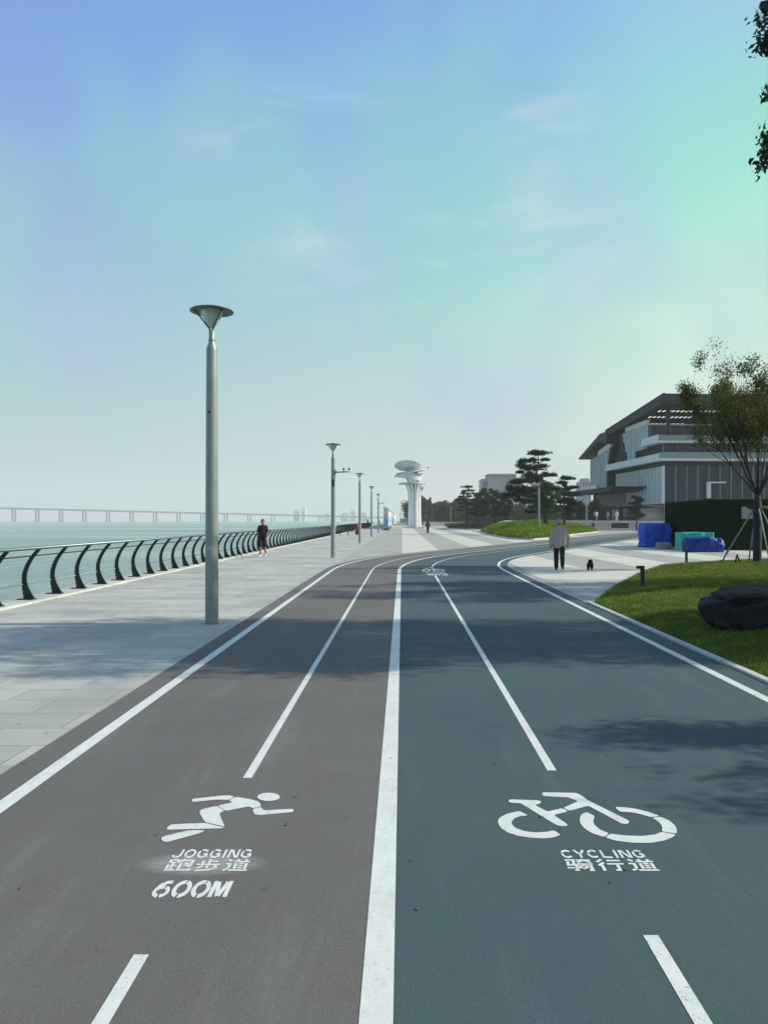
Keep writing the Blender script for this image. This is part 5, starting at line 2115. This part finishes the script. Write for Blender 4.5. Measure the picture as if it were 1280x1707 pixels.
person(((992.5 - 670) * Yt / F, Yt + .6, PZ), R(20), 1.7, 'person in dull clothes at the left end of the terrace, left-hand one of a pair', 'jacket', GREY, BLACK2, BSHOE, M_HAIR, stride=.1, fine=False, voxel=.02, group=g)


def dog():
    r = empty('dog', (6.12, 24.1, .008), R(-16))
    F_ = mat('dark_fur', s2l((36, 30, 28)), .9, var=.4, vscale=25, bump=.9, bscale=60)
    caps = [((0, -.16, .235), .085, (0, .0, .245), .078), ((0, .0, .245), .078, (0, .14, .25), .088), ((0, .17, .27), .065, (0, .25, .33), .052), ((0, .34, .315), .032, (0, .38, .31), .022),
            ((0, -.21, .27), .022, (0.01, -.25, .34), .018), ((.01, -.25, .34), .018, (.02, -.22, .40), .014)]
    for sd in (-1, 1):
        x = .055 * sd
        caps += [((x, -.17, .20), .048, (x * 1.1, -.13, .13), .034), ((x * 1.1, -.13, .13), .034, (x * 1.1, -.21, .075), .022), ((x * 1.1, -.21, .075), .022, (x * 1.1, -.19, .02), .02), ((x * 1.1, -.19, .018), .02, (x * 1.1, -.16, .016), .018),
                 ((x, .14, .20), .042, (x, .12 + .04 * sd, .11), .027), ((x, .12 + .04 * sd, .11), .027, (x, .15 + .05 * sd, .02), .019), ((x, .15 + .05 * sd, .018), .019, (x, .18 + .05 * sd, .016), .017),
                 ((.04 * sd, .26, .385), .022, (.058 * sd, .25, .34), .014)]
    ells = [((0, .285, .335), (.058, .065, .056))]
    b = blob('body', caps, ells, .009, F_, r)
    # shaggy coat
    vs = np.array([tuple(v.co) for v in b.data.vertices]); nr = np.array([tuple(v.normal) for v in b.data.vertices])
    k = rs.choice(len(vs), 9000)
    p, q = vs[k], nr[k]
    d = q * .6 + rs.normal(0, .35, p.shape) + np.array([0, -.25, -.35])
    d /= np.linalg.norm(d, axis=1)[:, None]
    L = .028 * rs.uniform(.5, 1.2, (len(p), 1))
    L[p[:, 2] < .07] *= .4
    s = np.cross(d, q + .01); s /= np.linalg.norm(s, axis=1)[:, None] + 1e-9
    V = np.empty((len(p), 3, 3))
    V[:, 0] = p - s * .004; V[:, 1] = p + s * .004; V[:, 2] = p + d * L
    np_mesh('coat', V.reshape(-1, 3), np.arange(3 * len(p)).reshape(-1, 3), F_, r)
    r.scale = (.95, .9, .86)
    tag(r, 'small shaggy dark dog walking away to the right of the man in beige', 'dog')


dog()

# ---------------------------------------------------------------- fallen leaves and grit
M_DRY = mat('dry_leaf', s2l((96, 84, 62)), .9, var=.3, vscale=30)
cs = [px(480, 1379), px(42, 1275), px(1036, 1115), px(414, 1348), px(395, 1402), px(860, 1205), px(744, 1196), px(700, 1500)]
for i, c in enumerate(cs[:3]):
    mb = MB()
    n = 7
    pts = [(.03 * math.cos(2 * math.pi * k / n) * rnd.uniform(.5, 1.1), .02 * math.sin(2 * math.pi * k / n) * rnd.uniform(.5, 1.1), rnd.uniform(.002, .016)) for k in range(n)]
    pts = [(p[0] * .6, p[1] * .6, p[2] * .5) for p in pts]
    mb.add([(0, 0, .006)] + pts, [(0, k + 1, (k + 1) % n + 1) for k in range(n)])
    o = mb.build('fallen_leaf', M_DRY)
    o.location = (c[0], c[1], .016)
    tag(o, ['dry leaf lying right of the running figure symbol', 'dry leaf at the left edge of the jogging track', 'dry leaf on the right white line'][i], 'leaf', 'dry leaves on the tracks')

# litter of small dry leaves and grit
n = 420
x = rs.uniform(-7, 3.6, n); y = 3 + 24 * rs.uniform(0, 1, n) ** 1.3
near_r = rs.uniform(0, 1, n) < .55
x = np.where(near_r, 3.55 - np.abs(rs.normal(0, .5, n)), x)
V = np.empty((n, 3, 3)); L_ = .012 * rs.uniform(.5, 1.5, n); a = rs.uniform(0, 6.28, n)
for k in range(3):
    V[:, k] = np.stack([x + L_ * np.cos(a + 2.1 * k), y + L_ * np.sin(a + 2.1 * k), .0135 + rs.uniform(0, .006, n)], 1)
tag(np_mesh('leaf_litter', V.reshape(-1, 3), np.arange(3 * n).reshape(-1, 3), M_DRY), kind='stuff')
n = 900
x = rs.uniform(3.9, 14, n); y = rs.uniform(6, 28, n)
k = inside(x, y, LAWN); x, y = x[k], y[k]
cen = np.stack([x, y, lawn_h(x, y) + .035], 1)
leaves('leaf_litter', cen, .05, M_DRY, kind='stuff', aspect=.6)
